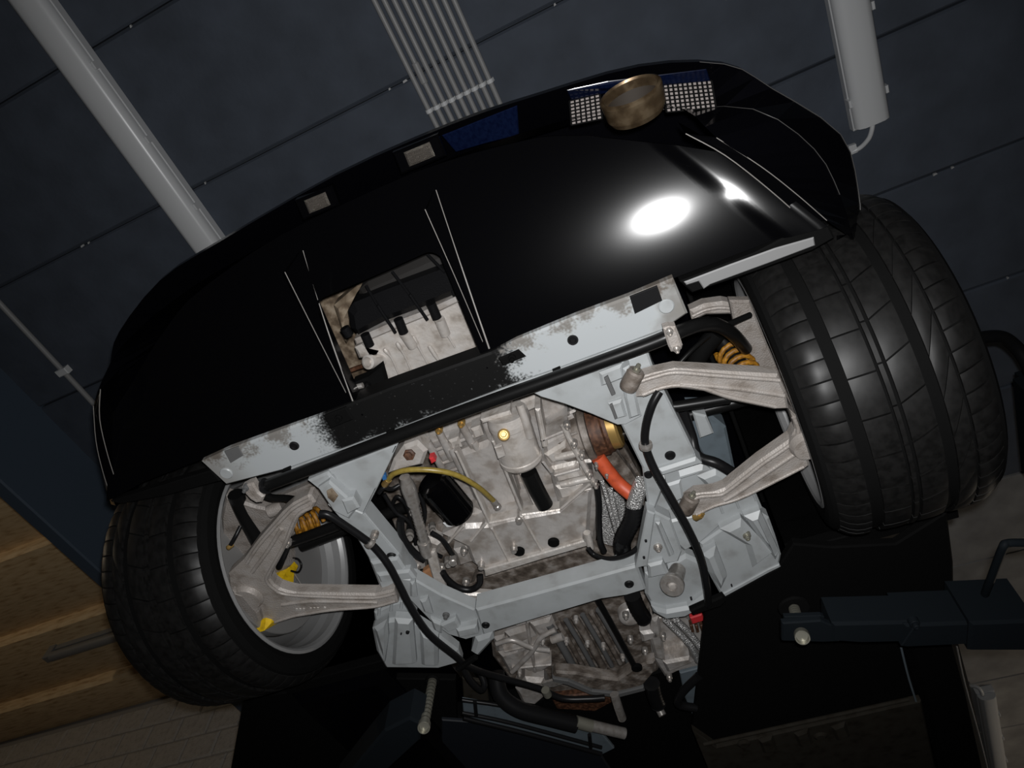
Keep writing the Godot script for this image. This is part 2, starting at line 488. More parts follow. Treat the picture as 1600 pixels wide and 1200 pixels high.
	al.shadow_enabled = true
	add_child(al)
	al.position = Vector3(-5.4, EYE.y + 2.36, 1.2)
	o = thing("tube_lamp", "added unseen tube lamp on the right side wall, brightening the far ceiling", "lamp", Vector3(3.36, 2.5, -4.6))
	s = st(); tube(s, [Vector3(3.3, 2.5, -5.1), Vector3(3.3, 2.5, -4.6), Vector3(3.3, 2.5, -4.1)], 0.02, 14)
	part(o, "tube", s, M.added_tube_glow)
	s = st(); boxx(s, Vector3(3.32, 2.46, -5.12), Vector3(3.4, 2.54, -4.08), 0.004)
	part(o, "bracket", s, M.lamp_white)
	al = OmniLight3D.new()  # added light without a seen source, lifts the far ceiling
	al.name = "added_wall_light"
	al.light_color = Color(1.0, 0.94, 0.86)
	al.light_energy = 0.45
	al.light_size = 0.1
	al.omni_range = 12.0
	al.omni_attenuation = 2.0
	al.shadow_enabled = true
	add_child(al)
	al.position = Vector3(3.15, 2.5, -4.6)

# ---------------------------------------------------------------- tail of the car
func fence_x(z: float) -> float: return 0.767 - (z - 0.436) * 0.64
func roof(x: float, z: float) -> float:      # underside of the diffuser: rises and steepens to the rear, drops towards the outer fences
	var d := z - 0.525
	var o := clampf(absf(x) - (fence_x(z) - 0.065), 0.0, 0.075)
	var dd := clampf(d, -0.12, 0.15)
	var a := absf(x) - 0.517
	return EYE.y + 1.2 + 0.404 * d + 0.36 * d * d - 0.42 * smoothstep(0.0, 0.06, o) * dd * dd + 0.085 * dd * smoothstep(0.0, 0.03, o) - 1.8 * o * o - 0.045 * a * a
func ztr(x: float) -> float:
	var a := absf(x)
	return 0.762 - 0.15 * a * a - 0.6 * pow(maxf(0, a - 0.5), 1.6)
func panel(s: SurfaceTool, x0: float, x1: float, z0: float, zmax: float, nx: int, nz: int):
	var t := 0.004
	smooth(s)
	var P0 := []
	for i in nx + 1:
		var xx := lerpf(x0, x1, float(i) / nx)
		var col := []
		var ze := minf(zmax, ztr(xx))
		for j in nz + 1:
			var z := lerpf(z0, ze, float(j) / nz)
			var e := fence_x(z) + 0.02
			var x := lerpf(maxf(x0, -e), minf(x1, e), float(i) / nx)
			col.append(Vector3(x, roof(x, z), z))
		P0.append(col)
	for i in nx: for j in nz: quad(s, P0[i][j], P0[i + 1][j], P0[i + 1][j + 1], P0[i][j + 1])
	smooth(s)
	var up := D * t
	for i in nx: for j in nz: quad(s, P0[i][j] + up, P0[i][j + 1] + up, P0[i + 1][j + 1] + up, P0[i + 1][j] + up)
	flat(s)
	for i in nx:
		quad(s, P0[i][0], P0[i][0] + up, P0[i + 1][0] + up, P0[i + 1][0])
		quad(s, P0[i][nz], P0[i + 1][nz], P0[i + 1][nz] + up, P0[i][nz] + up)
	for j in nz:
		quad(s, P0[0][j], P0[0][j + 1], P0[0][j + 1] + up, P0[0][j] + up)
		quad(s, P0[nx][j], P0[nx][j] + up, P0[nx][j + 1] + up, P0[nx][j + 1])

func diffuser():
	var s := st()
	panel(s, -0.80, -0.135, 0.43, 1, 30, 14)
	panel(s, 0.148, 0.80, 0.43, 1, 110, 22)
	panel(s, -0.135, 0.148, 0.63, 1, 10, 8)
	var d := part(car, "diffuser", s, M.gloss_black, "gloss black rear diffuser")
	# rounded corners and lip of the service window
	for k in [[-0.135, 0.63, 1.0, -1.0], [0.148, 0.63, -1.0, -1.0]]:
		s = st()
		var q := [Vector3(k[0], roof(k[0], k[1]), k[1])]
		for i in 7:
			var a := i / 6.0 * PI / 2
			var x: float = k[0] + k[2] * 0.03 * (1.0 - sin(a))
			var z: float = k[1] + k[3] * 0.03 * (1.0 - cos(a))
			q.append(Vector3(x, roof(x, z) - 0.0005, z))
		slab(s, q, D * 0.004, 0.0005)
		part(d, "window_corner", s, M.gloss_black)
	for x in [0.148, -0.135]:
		s = st()
		slab(s, [Vector3(x, roof(x, 0.40), 0.40), Vector3(x, roof(x, 0.63), 0.63), Vector3(x, roof(x, 0.63) + 0.03, 0.63), Vector3(x, roof(x, 0.40) + 0.03, 0.40)], Vector3(-0.004, 0, 0), 0.001)
		part(d, "window_lip", s, M.gloss_black)
	# inner fences: thin vertical plates whose lower edge stays level while the roof climbs
	for f in [[159, -5, 673, 285, 698, 362, 764, 527, 664, 327, 712, 435, 759, 545], [-1, 5, 455, 390, 470, 430, 548, 628, 445, 425, 498, 530, 550, 632]]:
		s = st()
		var low := P3([f[8], f[9], 1.19, f[10], f[11], 1.178, f[12], f[13], 1.165])
		var xr: float = low[0].x
		var hi := [Vector3(low[2].x, roof(low[2].x, low[2].z) + 0.004, low[2].z), Vector3(low[1].x, roof(low[1].x, low[1].z) + 0.004, low[1].z), Vector3(xr, roof(xr, low[0].z) + 0.004, low[0].z)]
		slab(s, low + hi, Vector3(0.004 if f[1] < 0 else -0.004, 0, 0), 0.0012)
		part(d, "fence", s, M.gloss_black)
		s = st(); tube(s, curve(low, 6), 0.0009, 8); part(d, "edge_bead", s, M.pale_edge)
		s = st()
		var off := Vector3(0.008, -0.004, 0)
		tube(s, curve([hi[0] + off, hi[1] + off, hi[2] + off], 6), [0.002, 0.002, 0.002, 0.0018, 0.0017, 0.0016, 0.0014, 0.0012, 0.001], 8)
		part(d, "root_bead", s, M.pale_edge)
	# outer fences: a flat lip between two pale edge beads, with a wall up to the roof
	for sx in [1.0, -1.0]:
		var e1 := [Vector3(0.625, EYE.y + 1.18, 0.658), Vector3(0.672, EYE.y + 1.17, 0.602), Vector3(0.722, EYE.y + 1.166, 0.52), Vector3(0.767, EYE.y + 1.165, 0.436)]
		var e2 := [Vector3(0.668, EYE.y + 1.18, 0.632), Vector3(0.72, EYE.y + 1.17, 0.561), Vector3(0.76, EYE.y + 1.166, 0.496), Vector3(0.797, EYE.y + 1.165, 0.429)]
		for q in [e1, e2]:
			for i in 4: q[i] = Vector3(q[i].x * sx, q[i].y, q[i].z)
		var c1 := curve(e1, 4)
		var c2 := curve(e2, 4)
		s = st()
		var loop := c1.duplicate()
		var back := c2.duplicate()
		back.reverse()
		slab(s, loop + back, D * 0.006, 0.001)
		flat(s)
		for i in c1.size() - 1:
			for c in [c1, c2]:
				var a: Vector3 = c[i]
				var b: Vector3 = c[i + 1]
				var ua := Vector3(a.x, maxf(a.y, roof(a.x, a.z)) + 0.004, a.z)
				var ub := Vector3(b.x, maxf(b.y, roof(b.x, b.z)) + 0.004, b.z)
				quad(s, a, b, ub, ua)
		part(d, "outer_fence", s, M.gloss_black)
		s = st(); tube(s, c1, 0.0010, 8); part(d, "edge_bead", s, M.pale_edge)
		s = st(); tube(s, c2.map(func(p): return p + Vector3(0, -0.0014, 0)), 0.0008, 8); part(d, "edge_bead", s, M.pale_edge)

func bumper():
	# stations: inner x, y, z (0 = on the diffuser's edge), outer x, z, lip height
	var right := [[0.0, 0, 0, 0.0, 0.808, 1.35], [0.25, 0, 0, 0.25, 0.80, 1.35], [0.42, 0, 0, 0.42, 0.78, 1.35], [0.56, 0, 0, 0.60, 0.75, 1.35], [0.64, 0, 0, 0.735, 0.693, 1.35], [0.668, 1.18, 0.632, 0.80, 0.62, 1.35], [0.72, 1.17, 0.561, 0.895, 0.49, 1.35], [0.765, 1.166, 0.488, 0.903, 0.38, 1.34], [0.797, 1.165, 0.429, 0.885, 0.31, 1.31], [0.835, 1.21, 0.365, 0.87, 0.295, 1.29]]
	var left := [[0.0, 0, 0, 0.0, 0.808, 1.35], [0.28, 0, 0, 0.30, 0.79, 1.35], [0.44, 0, 0, 0.47, 0.772, 1.35], [0.57, 0, 0, 0.64, 0.71, 1.35], [0.64, 0, 0, 0.71, 0.66, 1.35], [0.668, 1.18, 0.632, 0.76, 0.61, 1.35], [0.72, 1.17, 0.561, 0.83, 0.545, 1.35], [0.765, 1.166, 0.488, 0.885, 0.485, 1.34], [0.797, 1.165, 0.429, 0.91, 0.42, 1.30], [0.85, 1.20, 0.38, 0.92, 0.365, 1.26]]
	var lines := []
	for side in [-1.0, 1.0]:
		var half: Array = left if side < 0 else right
		for q in half.size():
			var k: int = half.size() - 1 - q if side < 0 else q
			if side > 0 and k == 0: continue
			var h: Array = half[k]
			var zi: float = ztr(h[0]) if k < 5 else h[2]
			var yi: float = roof(h[0], zi) if k < 5 else EYE.y + h[1]
			var x: float = h[3] * side
			var lip: float = EYE.y + h[5]
			var mid := Vector3(h[0] * side, lip + 0.12, zi - 0.05) if k < 5 else Vector3(lerpf(h[0], h[3], 0.6) * side, lerpf(yi, lip, 0.5), lerpf(zi, h[4], 0.6))
			lines.append([Vector3(h[0] * side, yi, zi), mid, Vector3(x, lip, h[4]), Vector3(x, lip + 0.02, h[4] + 0.001), Vector3(x * 0.985, lip + 0.14, h[4] - 0.02), Vector3(x * 0.93, lip + 0.36, h[4] - 0.12), Vector3(x * 0.85, lip + 0.38, h[4] - 0.22)])
	# smooth the outline between the stations
	var cols := []
	for j in 7:
		var c := []
		for l in lines: c.append(l[j])
		cols.append(curve(c, 3))
	lines = []
	for i in cols[0].size():
		var l := []
		for j in 7: l.append(cols[j][i])
		lines.append(l)
	var s := st()
	for j in 6:
		smooth(s)
		for i in lines.size() - 1:
			if j < 2: flat(s)
			quad(s, lines[i][j], lines[i + 1][j], lines[i + 1][j + 1], lines[i][j + 1])
	# arch faces at both ends
	for i in [0, lines.size() - 1]:
		flat(s)
		face(s, lines[i], Vector3(0, 0, -1))
	var b := part(car, "rear_bumper", s, M.body_black, "black rear bumper")
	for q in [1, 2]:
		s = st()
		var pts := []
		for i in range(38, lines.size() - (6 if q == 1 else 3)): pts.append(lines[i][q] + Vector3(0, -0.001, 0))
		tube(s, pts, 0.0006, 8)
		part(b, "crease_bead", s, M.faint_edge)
	# licence plate lamps set in the tail
	for q in [[655, 242, 22, 12], [495, 318, 18, 11]]:
		s = st()
		var r := 1.322
		var a := atan2(-33.0, 80.0)
		var u := Vector2(cos(a), sin(a))
		var w := Vector2(-u.y, u.x)
		var c := Vector2(q[0], q[1])
		var ring := func(m: float, n: float, rr: float):
			var o := []
			for k in [[-1, -1], [1, -1], [1, 1], [-1, 1]]:
				var t: Vector2 = c + u * (k[0] * m) + w * (k[1] * n)
				o.append(H(t.x, t.y, rr))
			return o
		slab(s, ring.call(q[2] * 1.75, q[3] * 1.55, r), D * 0.02, 0.004)
		var lampbox := part(b, "lamp_recess", s, M.gloss_black)
		s = st()
		slab(s, ring.call(q[2], q[3], r - 0.004), D * 0.02, 0.004)
		lampbox.set_meta("label", "dark recess of the plate lamp")
		part(b, "plate_lamp", s, M.lamp_clear, "clear number plate lamp")
	# blue painted parts of the tail seen past the black
	s = st()
	slab(s, P3([690, 212, 1.346, 750, 188, 1.343, 808, 165, 1.343, 811, 211, 1.37, 760, 224, 1.372, 712, 238, 1.372]), D * 0.005, 0.002)
	part(b, "blue_panel", s, M.navy_body, "dark blue painted panel")
	s = st()
	slab(s, P3([886, 141, 1.344, 950, 127, 1.344, 1040, 116, 1.344, 1104, 108, 1.344, 1110, 127, 1.366, 1040, 131, 1.372, 960, 143, 1.372, 893, 158, 1.375]), D * 0.004, 0.002)
	part(b, "blue_panel", s, M.navy_body, "blue painted strip above the exhaust")
	# mesh grilles either side of the exhaust
	for gq in [[890, 158, 937, 147, 941, 186, 893, 196], [1036, 132, 1112, 126, 1119, 168, 1042, 176]]:
		s = st()
		slab(s, P3([gq[0], gq[1], 1.374, gq[2], gq[3], 1.374, gq[4], gq[5], 1.345, gq[6], gq[7], 1.345]), D * 0.004, 0.001)
		part(b, "grille_backing", s, M.mesh_back)
		var wires := st()
		var A := H(gq[0], gq[1], 1.370)
		var B := H(gq[2], gq[3], 1.370)
		var C := H(gq[6], gq[7], 1.340)
		var E2 := H(gq[4], gq[5], 1.340)
		var n: int = int((gq[2] - gq[0]) / 7.0)
		for i in n + 1: bar(wires, A.lerp(B, float(i) / n), C.lerp(E2, float(i) / n), 0.0034, D * 0.003, 0.0008)
		for i in 8: bar(wires, A.lerp(C, i / 7.0), B.lerp(E2, i / 7.0), 0.0022, D * 0.003, 0.0008)
		var gr := part(b, "mesh_grille", wires, M.liner, "black mesh grille")
		gr.set_meta("kind", "stuff")
	# exhaust tail pipe
	s = st()
	var o := H(986, 147, 1.275)
	var ax := Vector3(0.02, -0.26, 0.965)
	lathe(s, [[0.044, -0.04], [0.049, -0.03], [0.0505, -0.010], [0.0515, 0.0], [0.051, 0.005], [0.047, 0.007], [0.045, 0.003], [0.0445, -0.012]], o, ax, 40)
	var ex := part(car, "exhaust_pipe", s, M.exhaust, "round bronze tinted exhaust tail pipe")
	s = st()
	lathe(s, [[0.0445, -0.012], [0.043, -0.034], [0.0, -0.034]], o, ax, 32)
	part(ex, "pipe_bore", s, M.exhaust_in)
	ex.scale = Vector3(1.06, 0.68, 1.0)
	ex.position += o - o * ex.scale
	# black strip with grey film along the right front edge of the diffuser
	s = st()
	slab(s, P([1062, 440, 1180, 395, 1262, 352, 1295, 352, 1305, 372, 1270, 392, 1180, 425, 1082, 458], 1.155), D * 0.02, 0.003)
	var tr := part(car, "arch_trim", s, M.liner, "black trim strip behind the wheel")
	s = st()
	slab(s, P([1069, 441, 1140, 414, 1212, 388, 1272, 371, 1274, 384, 1200, 412, 1110, 445, 1100, 452, 1092, 440, 1073, 446], 1.152), D * 0.01, 0.002)
	part(tr, "film_strip", s, M.rim_grey, "dull silver strip on the black trim")
	s = st()
	slab(s, P([330, 735, 345, 752, 260, 775, 190, 788, 172, 784], 1.2), D * 0.02, 0.003)
	part(car, "arch_trim", s, M.liner)

# ---------------------------------------------------------------- wheels
func tread_r(u: float) -> float:      # u from -1 (inner edge) to 1
	return 0.345 - 0.006 * u * u - 0.022 * pow(maxf(0.0, absf(u) - 0.7) / 0.3, 2.0)
func wheel(side: float):
	var yc := EYE.y + 1.323
	var xi := 0.66 * side                      # inner flange
	var w := 0.305
	var X := func(u: float) -> float: return xi + side * (w * 0.5 + u * w * 0.5)
	var o := Vector3(0, yc, 0)
	var ax := Vector3(side, 0, 0)
	var s := st()
	# carcass with grooves shown by the gaps between tread blocks
	var prof := [[0.262, 0.66], [0.285, 0.652], [0.306, 0.653], [0.318, 0.660], [0.323, 0.672]]
	for i in 13:
		var u := -0.86 + 1.72 * i / 12.0
		prof.append([tread_r(u) - 0.008, 0.66 + w * 0.5 + u * w * 0.5])
	prof.append_array([[0.323, 0.953], [0.318, 0.965], [0.306, 0.972], [0.285, 0.973], [0.262, 0.965]])
	lathe(s, prof, o, ax, 72)
	var ty := part(car, "tyre", s, M.tyre_wall, "right rear tyre, wide and low profile" if side > 0 else "left rear tyre, in shade")
	var rows := [[-0.95, -0.6, 56, 0.0], [-0.45, -0.14, 28, 0.0], [-0.105, -0.055, 28, 0.0], [-0.01, 0.28, 28, 0.25], [0.41, 0.60, 28, 0.9], [0.635, 0.95, 56, 0.3]]
	var rest := st()
	for row in rows:
		var n: int = row[2]
		for shape in 1:
			var q := st()
			block(q, X, row[0], row[1], TAU / n, row[3], side)
			q.generate_normals()
			var me := q.commit()
			for i in n:
				var a: float = TAU * (i + 0.13 * (rows.find(row))) / n
				# a = 0 points down, grows towards the rear; blocks that face the viewer stay single
				var seen := cos(a) * 0.82 + sin(a) * 0.57 > 0.05
				var xf := Transform3D(Basis(Vector3.RIGHT, -a), o)
				if seen:
					var m := MeshInstance3D.new()
					m.name = "tread_block"
					m.mesh = me
					m.material_override = M.tread
					ty.add_child(m, true)
					m.transform = xf
				else:
					rest.append_from(me, 0, xf)
	var rm := MeshInstance3D.new()
	rm.name = "tread_rest"
	rm.mesh = rest.commit()
	rm.material_override = M.tread
	rm.set_meta("kind", "stuff")
	ty.add_child(rm, true)
	# rim: flange, barrel, spokes
	s = st()
	lathe(s, [[0.262, 0.668], [0.271, 0.660], [0.271, 0.655], [0.264, 0.653], [0.258, 0.657], [0.252, 0.668], [0.250, 0.69], [0.243, 0.71], [0.238, 0.75], [0.236, 0.90], [0.245, 0.93], [0.258, 0.945], [0.262, 0.95]], o, ax, 72)
	lathe(s, [[0.262, 0.95], [0.25, 0.952], [0.245, 0.965], [0.262, 0.972], [0.27, 0.965]], o, ax, 72)
	var rim := part(car, "wheel_rim", s, M.rim_grey, "silver wheel rim seen from its inner side")
	for i in 10:
		s = st()
		var a := TAU * i / 10.0
		var dir := Vector3(0, cos(a), sin(a))
		var tn := Vector3(0, -sin(a), cos(a)) * 0.018
		var c0 := o + dir * 0.06 + ax * 0.90
		var c1 := o + dir * 0.245 + ax * 0.93
		slab(s, [c0 - tn, c1 - tn * 0.8, c1 + tn * 0.8, c0 + tn], ax * 0.03, 0.004)
		part(rim, "spoke", s, M.rim_grey)
	# brake disc and caliper
	s = st()
	lathe(s, [[0.07, 0.70], [0.10, 0.70], [0.105, 0.705], [0.208, 0.705], [0.21, 0.708], [0.21, 0.734], [0.208, 0.737], [0.10, 0.737], [0.09, 0.80], [0.0, 0.80]], o, ax, 60)
	part(car, "brake_disc", s, M.disc_steel, "grey brake disc")
	s = st()
	var up := []
	for i in 9:
		var a := -0.25 + 1.15 * i / 8.0
		up.append(Vector3(0.70 * side, yc, 0) + Vector3(0, -sin(a) , cos(a) * -1.0) * 0.2)
	for i in range(8, -1, -1):
		var a := -0.25 + 1.15 * i / 8.0
		up.append(Vector3(0.70 * side, yc, 0) + Vector3(0, -sin(a), -cos(a)) * 0.12)
	if side < 0: up = XP([455, 866, 471, 884, 463, 900, 461, 930, 446, 968, 432, 976, 418, 984, 424, 940, 430, 910, 448, 884], -0.68)
	slab(s, up, Vector3(0.11 * side, 0, 0), 0.01)
	var cal := part(car, "brake_caliper", s, M.yellow, "yellow brake caliper")
	if side < 0:
		s = st(); tube(s, curve(XP([456, 872, 466, 874, 471, 884, 466, 894, 455, 892], -0.672), 4), 0.003, 8); part(cal, "bleed_pipe", s, M.hose)
		s = st(); tube(s, curve(XP([460, 896, 470, 912, 482, 928], -0.67), 4), 0.0022, 8); part(cal, "bleed_pipe", s, M.steel)
		for q in [[521, 862], [524, 884]]:
			s = st(); slab(s, XP([q[0] - 4, q[1] - 8, q[0] + 4, q[1] - 8, q[0] + 4, q[1] + 7, q[0] - 3, q[1] + 7], -0.70), Vector3(-0.006, 0, 0), 0.001); part(rim, "balance_weight", s, M.liner)
	# hub carrier
	s = st()
	lathe(s, [[0.0, 0.67], [0.04, 0.67], [0.05, 0.69], [0.055, 0.71], [0.05, 0.735], [0.0, 0.735]], o, ax, 28)
	if side > 0: slab(s, [Vector3(0.66 * side, yc - 0.17, 0.07), Vector3(0.66 * side, yc - 0.17, -0.07), Vector3(0.66 * side, yc + 0.13, -0.045), Vector3(0.66 * side, yc + 0.13, 0.07)], Vector3(0.05 * side, 0, 0), 0.012)
	part(car, "hub_carrier", s, M.knuckle, "cast metal hub carrier")
	s = st()
	tube(s, [Vector3(0.30 * side, yc + 0.02, 0.0), Vector3(0.5 * side, yc + 0.01, 0), Vector3(0.62 * side, yc, 0)], [0.016], 14)
	part(car, "drive_shaft", s, M.bar_black)
	# arch liner and body side over the wheel
	s = st()
	var arc := []
	for i in 25:
		var a := -0.25 * PI + 1.5 * PI * i / 24.0
		arc.append(Vector3(0, sin(a), cos(a)) * 0.40)
	smooth(s)
	for i in 24:
		var a: Vector3 = o + arc[i]
		var b: Vector3 = o + arc[i + 1]
		if a.y < EYE.y + 1.22 or b.y < EYE.y + 1.22: continue
		quad(s, a + ax * 0.56, b + ax * 0.56, b + ax * 0.84, a + ax * 0.84)
		quad(s, a + ax * 0.56, a + ax * 0.84, b + ax * 0.84, b + ax * 0.56)
	part(car, "arch_liner", s, M.liner, "black wheel arch liner")

func block(q: SurfaceTool, X: Callable, u0: float, u1: float, pitch: float, skew: float, side: float):
	# one tread block round angle 0 (straight down), edges chamfered
	var gap := 0.0034
	var nu := 4
	var na := 4
	var top := []
	for i in nu + 1:
		var u := lerpf(u0, u1, float(i) / nu)
		var r := tread_r(u)
		var rr := r - 0.0012 if (i == 0 or i == nu) and u1 - u0 > 0.1 else r
		var col := []
		for j in na + 1:
			var t := float(j) / na - 0.5
			var a := t * (pitch - gap / 0.345) + skew * pitch * (float(i) / nu - 0.5)
			var rj := rr - (0.0010 if j == 0 or j == na else 0.0)
			col.append(Vector3(X.call(u), -cos(a) * rj, sin(a) * rj))
		top.append(col)
	smooth(q)
	for i in nu: for j in na:
		if side > 0: quad(q, top[i][j], top[i + 1][j], top[i + 1][j + 1], top[i][j + 1])
		else: quad(q, top[i][j], top[i][j + 1], top[i + 1][j + 1], top[i + 1][j])
	flat(q)
	var low := func(p: Vector3) -> Vector3: return Vector3(p.x, p.y * 0.968, p.z * 0.968)
	var loop := []
	for i in nu + 1: loop.append(top[i][0])
	for j in range(1, na + 1): loop.append(top[nu][j])
	for i in range(nu - 1, -1, -1): loop.append(top[i][na])
	for j in range(na - 1, 0, -1): loop.append(top[0][j])
	for i in loop.size():
		var a: Vector3 = loop[i]
		var b: Vector3 = loop[(i + 1) % loop.size()]
		if side > 0: quad(q, a, low.call(a), low.call(b), b)
		else: quad(q, b, low.call(b), low.call(a), a)

# ---------------------------------------------------------------- grey subframe
func beam_texture() -> ImageTexture:
	var im := Image.create(512, 64, false, Image.FORMAT_RGB8)
	var f := FastNoiseLite.new()
	f.seed = 5; f.frequency = 0.03; f.fractal_octaves = 5
	var f2 := FastNoiseLite.new()
	f2.seed = 9; f2.frequency = 0.3; f2.fractal_octaves = 4
	for x in 512:
		for y in 64:
			var u := x / 512.0
			var n := f.get_noise_2d(x, y)
			var n2 := f2.get_noise_2d(x, y)
			# black overspray between u 0.27 and 0.70, soft ragged ends
			var k: float = minf(smoothstep(0.255, 0.30, u + n * 0.03 + n2 * 0.03), 1.0 - smoothstep(0.665, 0.70, u + n * 0.04 + n2 * 0.03))
			k = clampf(k * (1.0 - 0.6 * smoothstep(0.5, 0.75, n2)) * (1.0 - 0.7 * smoothstep(0.15, 0.0, y / 64.0 + n * 0.25) * smoothstep(-0.2, 0.3, n2)), 0, 1)
			var dirt: float = smoothstep(0.62, 0.95, y / 64.0 + n * 0.5 + n2 * 0.25) * 0.6 + smoothstep(0.1, 0.0, u) * 0.4 + smoothstep(0.93, 1.0, u + n * 0.05) * 0.5
			var c := Color(0.635, 0.65, 0.655).lerp(Color(0.33, 0.3, 0.27), clampf(dirt, 0, 0.85))
			im.set_pixel(x, y, c.lerp(Color(0.04, 0.04, 0.04), k))
	return ImageTexture.create_from_image(im)

func subframe():
	# rear beam with black overspray in its middle
	var tex := beam_texture()
	var m := mat("beam_paint", Color(1, 1, 1), 0.45)
	m.albedo_texture = tex
	m.uv1_scale = Vector3(1.0 / 1.06, 1.0 / 0.12, 1)
	m.uv1_offset = Vector3(0.53 / 1.06, -0.335 / 0.12, 0)
	var b := cslab(car, "rear_beam", [314, 722, 356, 703, 500, 650, 612, 606, 767, 551, 807, 531, 900, 494, 982, 464, 1052, 435, 1075, 490, 1035, 517, 875, 576, 800, 602, 612, 674, 450, 733, 353, 758], U, 0.045, m, 0.004, "grey rear beam with black sprayed middle")
	for q in [[505, 651, 540, 637, 553, 656, 516, 671], [778, 561, 810, 547, 822, 558, 786, 573]]:
		var p := cslab(b, "bolt_pad", q, U - 0.004, 0.012, M.liner, 0.003)
		bolt(b, (q[0] + q[4]) / 2.0, (q[1] + q[5]) / 2.0, U - 0.006, 0.005, M.liner)
	cslab(b, "tape_patch", [984, 464, 1027, 447, 1035, 470, 992, 491], U - 0.002, 0.004, M.rubber, 0.001)
	cslab(b, "tape_patch", [350, 706, 372, 698, 380, 712, 360, 724], U - 0.002, 0.004, mat("dull_grey", Color(0.09, 0.09, 0.09), 0.7), 0.001)
	for q in [[1041, 478, 12], [354, 739, 10]]:
		var s := st()
		lathe(s, [[0.0, -0.003], [0.0145, -0.003], [0.0145, 0.002], [0.0125, 0.004], [0, 0.004]], H(q[0], q[1], U), Vector3.DOWN, 24)
		part(b, "white_cap", s, M.paint_grey)
	plug(b, 895, 531, U, 0.0105)
	plug(b, 460, 696, U, 0.0105)
	# folded edge of the beam
	var s := st()
	slab(s, P([450, 733, 612, 674, 800, 602, 875, 576, 1035, 517, 1036, 520, 876, 580, 801, 606, 613, 678, 452, 737], U - 0.002), D * 0.03, 0.001)
	part(b, "folded_edge", s, M.paint_grey)
	for q in [[875, 577], [615, 674], [453, 733]]: cslab(b, "edge_tab", [q[0] - 12, q[1] + 2, q[0], q[1] - 3, q[0] + 2, q[1] + 4, q[0] - 10, q[1] + 9], U - 0.006, 0.02, M.liner, 0.002)
	# corner gussets
	var gr := cslab(car, "corner_gusset", [828, 612, 905, 582, 973, 556, 985, 590, 1003, 651, 978, 664, 965, 665, 925, 648, 882, 632, 845, 621], U + 0.012, 0.012, M.paint_grey, 0.003, "grey triangular gusset on the exhaust side")
	var gl := cslab(car, "corner_gusset", [505, 738, 622, 694, 611, 718, 590, 762, 569, 803, 557, 798, 520, 742], U + 0.012, 0.012, M.paint_grey, 0.003, "grey triangular gusset beside the yellow caliper")
	s = st(); slab(s, [H(569, 803, U + 0.012), H(611, 718, U + 0.012), H(622, 694, U + 0.012), H(622, 694, U + 0.16), H(611, 718, U + 0.16), H(569, 803, U + 0.16)], Vector3(-0.006, 0, 0), 0.002); part(gl, "gusset_side", s, M.paint_grey)
	for q in [[985, 610], [972, 640], [940, 600], [890, 618]]: pass
	# right longeron
	var rr := cslab(car, "subframe_rail", [970, 566, 1012, 549, 1024, 583, 1040, 615, 1065, 665, 1086, 708, 1085, 716, 1040, 730, 1030, 733, 1035, 765, 1022, 800, 1012, 792, 1004, 732, 988, 700, 966, 655], U + 0.018, 0.05, M.paint_grey, 0.004, "grey subframe rail beside the black hose")
	plug(rr, 1047, 711, U + 0.018, 0.0115)
	plug(rr, 1013, 741, U + 0.018, 0.0095)
	s = st(); tube(s, curve(P3([1030, 732, U + 0.02, 1050, 727, U + 0.02, 1068, 718, U + 0.02, 1085, 714, U + 0.02]), 4), 0.004, 8); part(rr, "weld_seam", s, M.paint_grey)
	s = st(); slab(s, P([1029, 735, 1088, 716, 1098, 726, 1032, 746], U + 0.005), D * 0.04, 0.006); part(rr, "cross_fold", s, M.paint_grey)
	s = st(); slab(s, P([1030, 735, 1096, 722, 1126, 738, 1166, 752, 1142, 776, 1118, 772, 1090, 775, 1066, 790, 1050, 806, 1026, 812, 1022, 800, 1036, 766], U + 0.06), D * 0.02, 0.004); part(rr, "rear_web", s, M.paint_grey)
	for q in [[1034, 748, 1100, 728, 1112, 738, 1036, 762], [1090, 748, 1120, 736, 1150, 752, 1128, 768, 1108, 766]]:
		s = st(); slab(s, P(q, U + 0.045), D * 0.03, 0.010); part(rr, "web_fold", s, M.paint_grey)
	s = st(); slab(s, P([1042, 758, 1064, 751, 1069, 779, 1052, 788, 1046, 784], U + 0.0), D * 0.05, 0.005); part(rr, "arm_bracket", s, M.paint_grey)
	# left longeron
	var rl := cslab(car, "subframe_rail", [512, 790, 556, 797, 570, 803, 625, 868, 648, 908, 618, 930, 592, 915, 575, 872, 555, 838], U + 0.018, 0.05, M.paint_grey, 0.004, "grey subframe rail below the yellow caliper")
	plug(rl, 612, 869, U + 0.018, 0.0125)
	s = st(); slab(s, [H(570, 803, U + 0.018), H(625, 868, U + 0.018), H(640, 895, U + 0.018), H(636, 868, U + 0.13), H(622, 838, U + 0.15), H(582, 790, U + 0.15)], Vector3(-0.02, 0.004, 0), 0.002); part(rl, "rail_side", s, M.paint_grey)
	s = st(); slab(s, P([578, 880, 622, 872, 640, 900, 596, 925], U + 0.006), D * 0.04, 0.006); part(rl, "cross_fold", s, M.paint_grey)
	s = st(); slab(s, P([588, 898, 640, 892, 650, 906, 594, 912], U - 0.002), D * 0.02, 0.006); part(rl, "cross_fold", s, M.paint_grey)
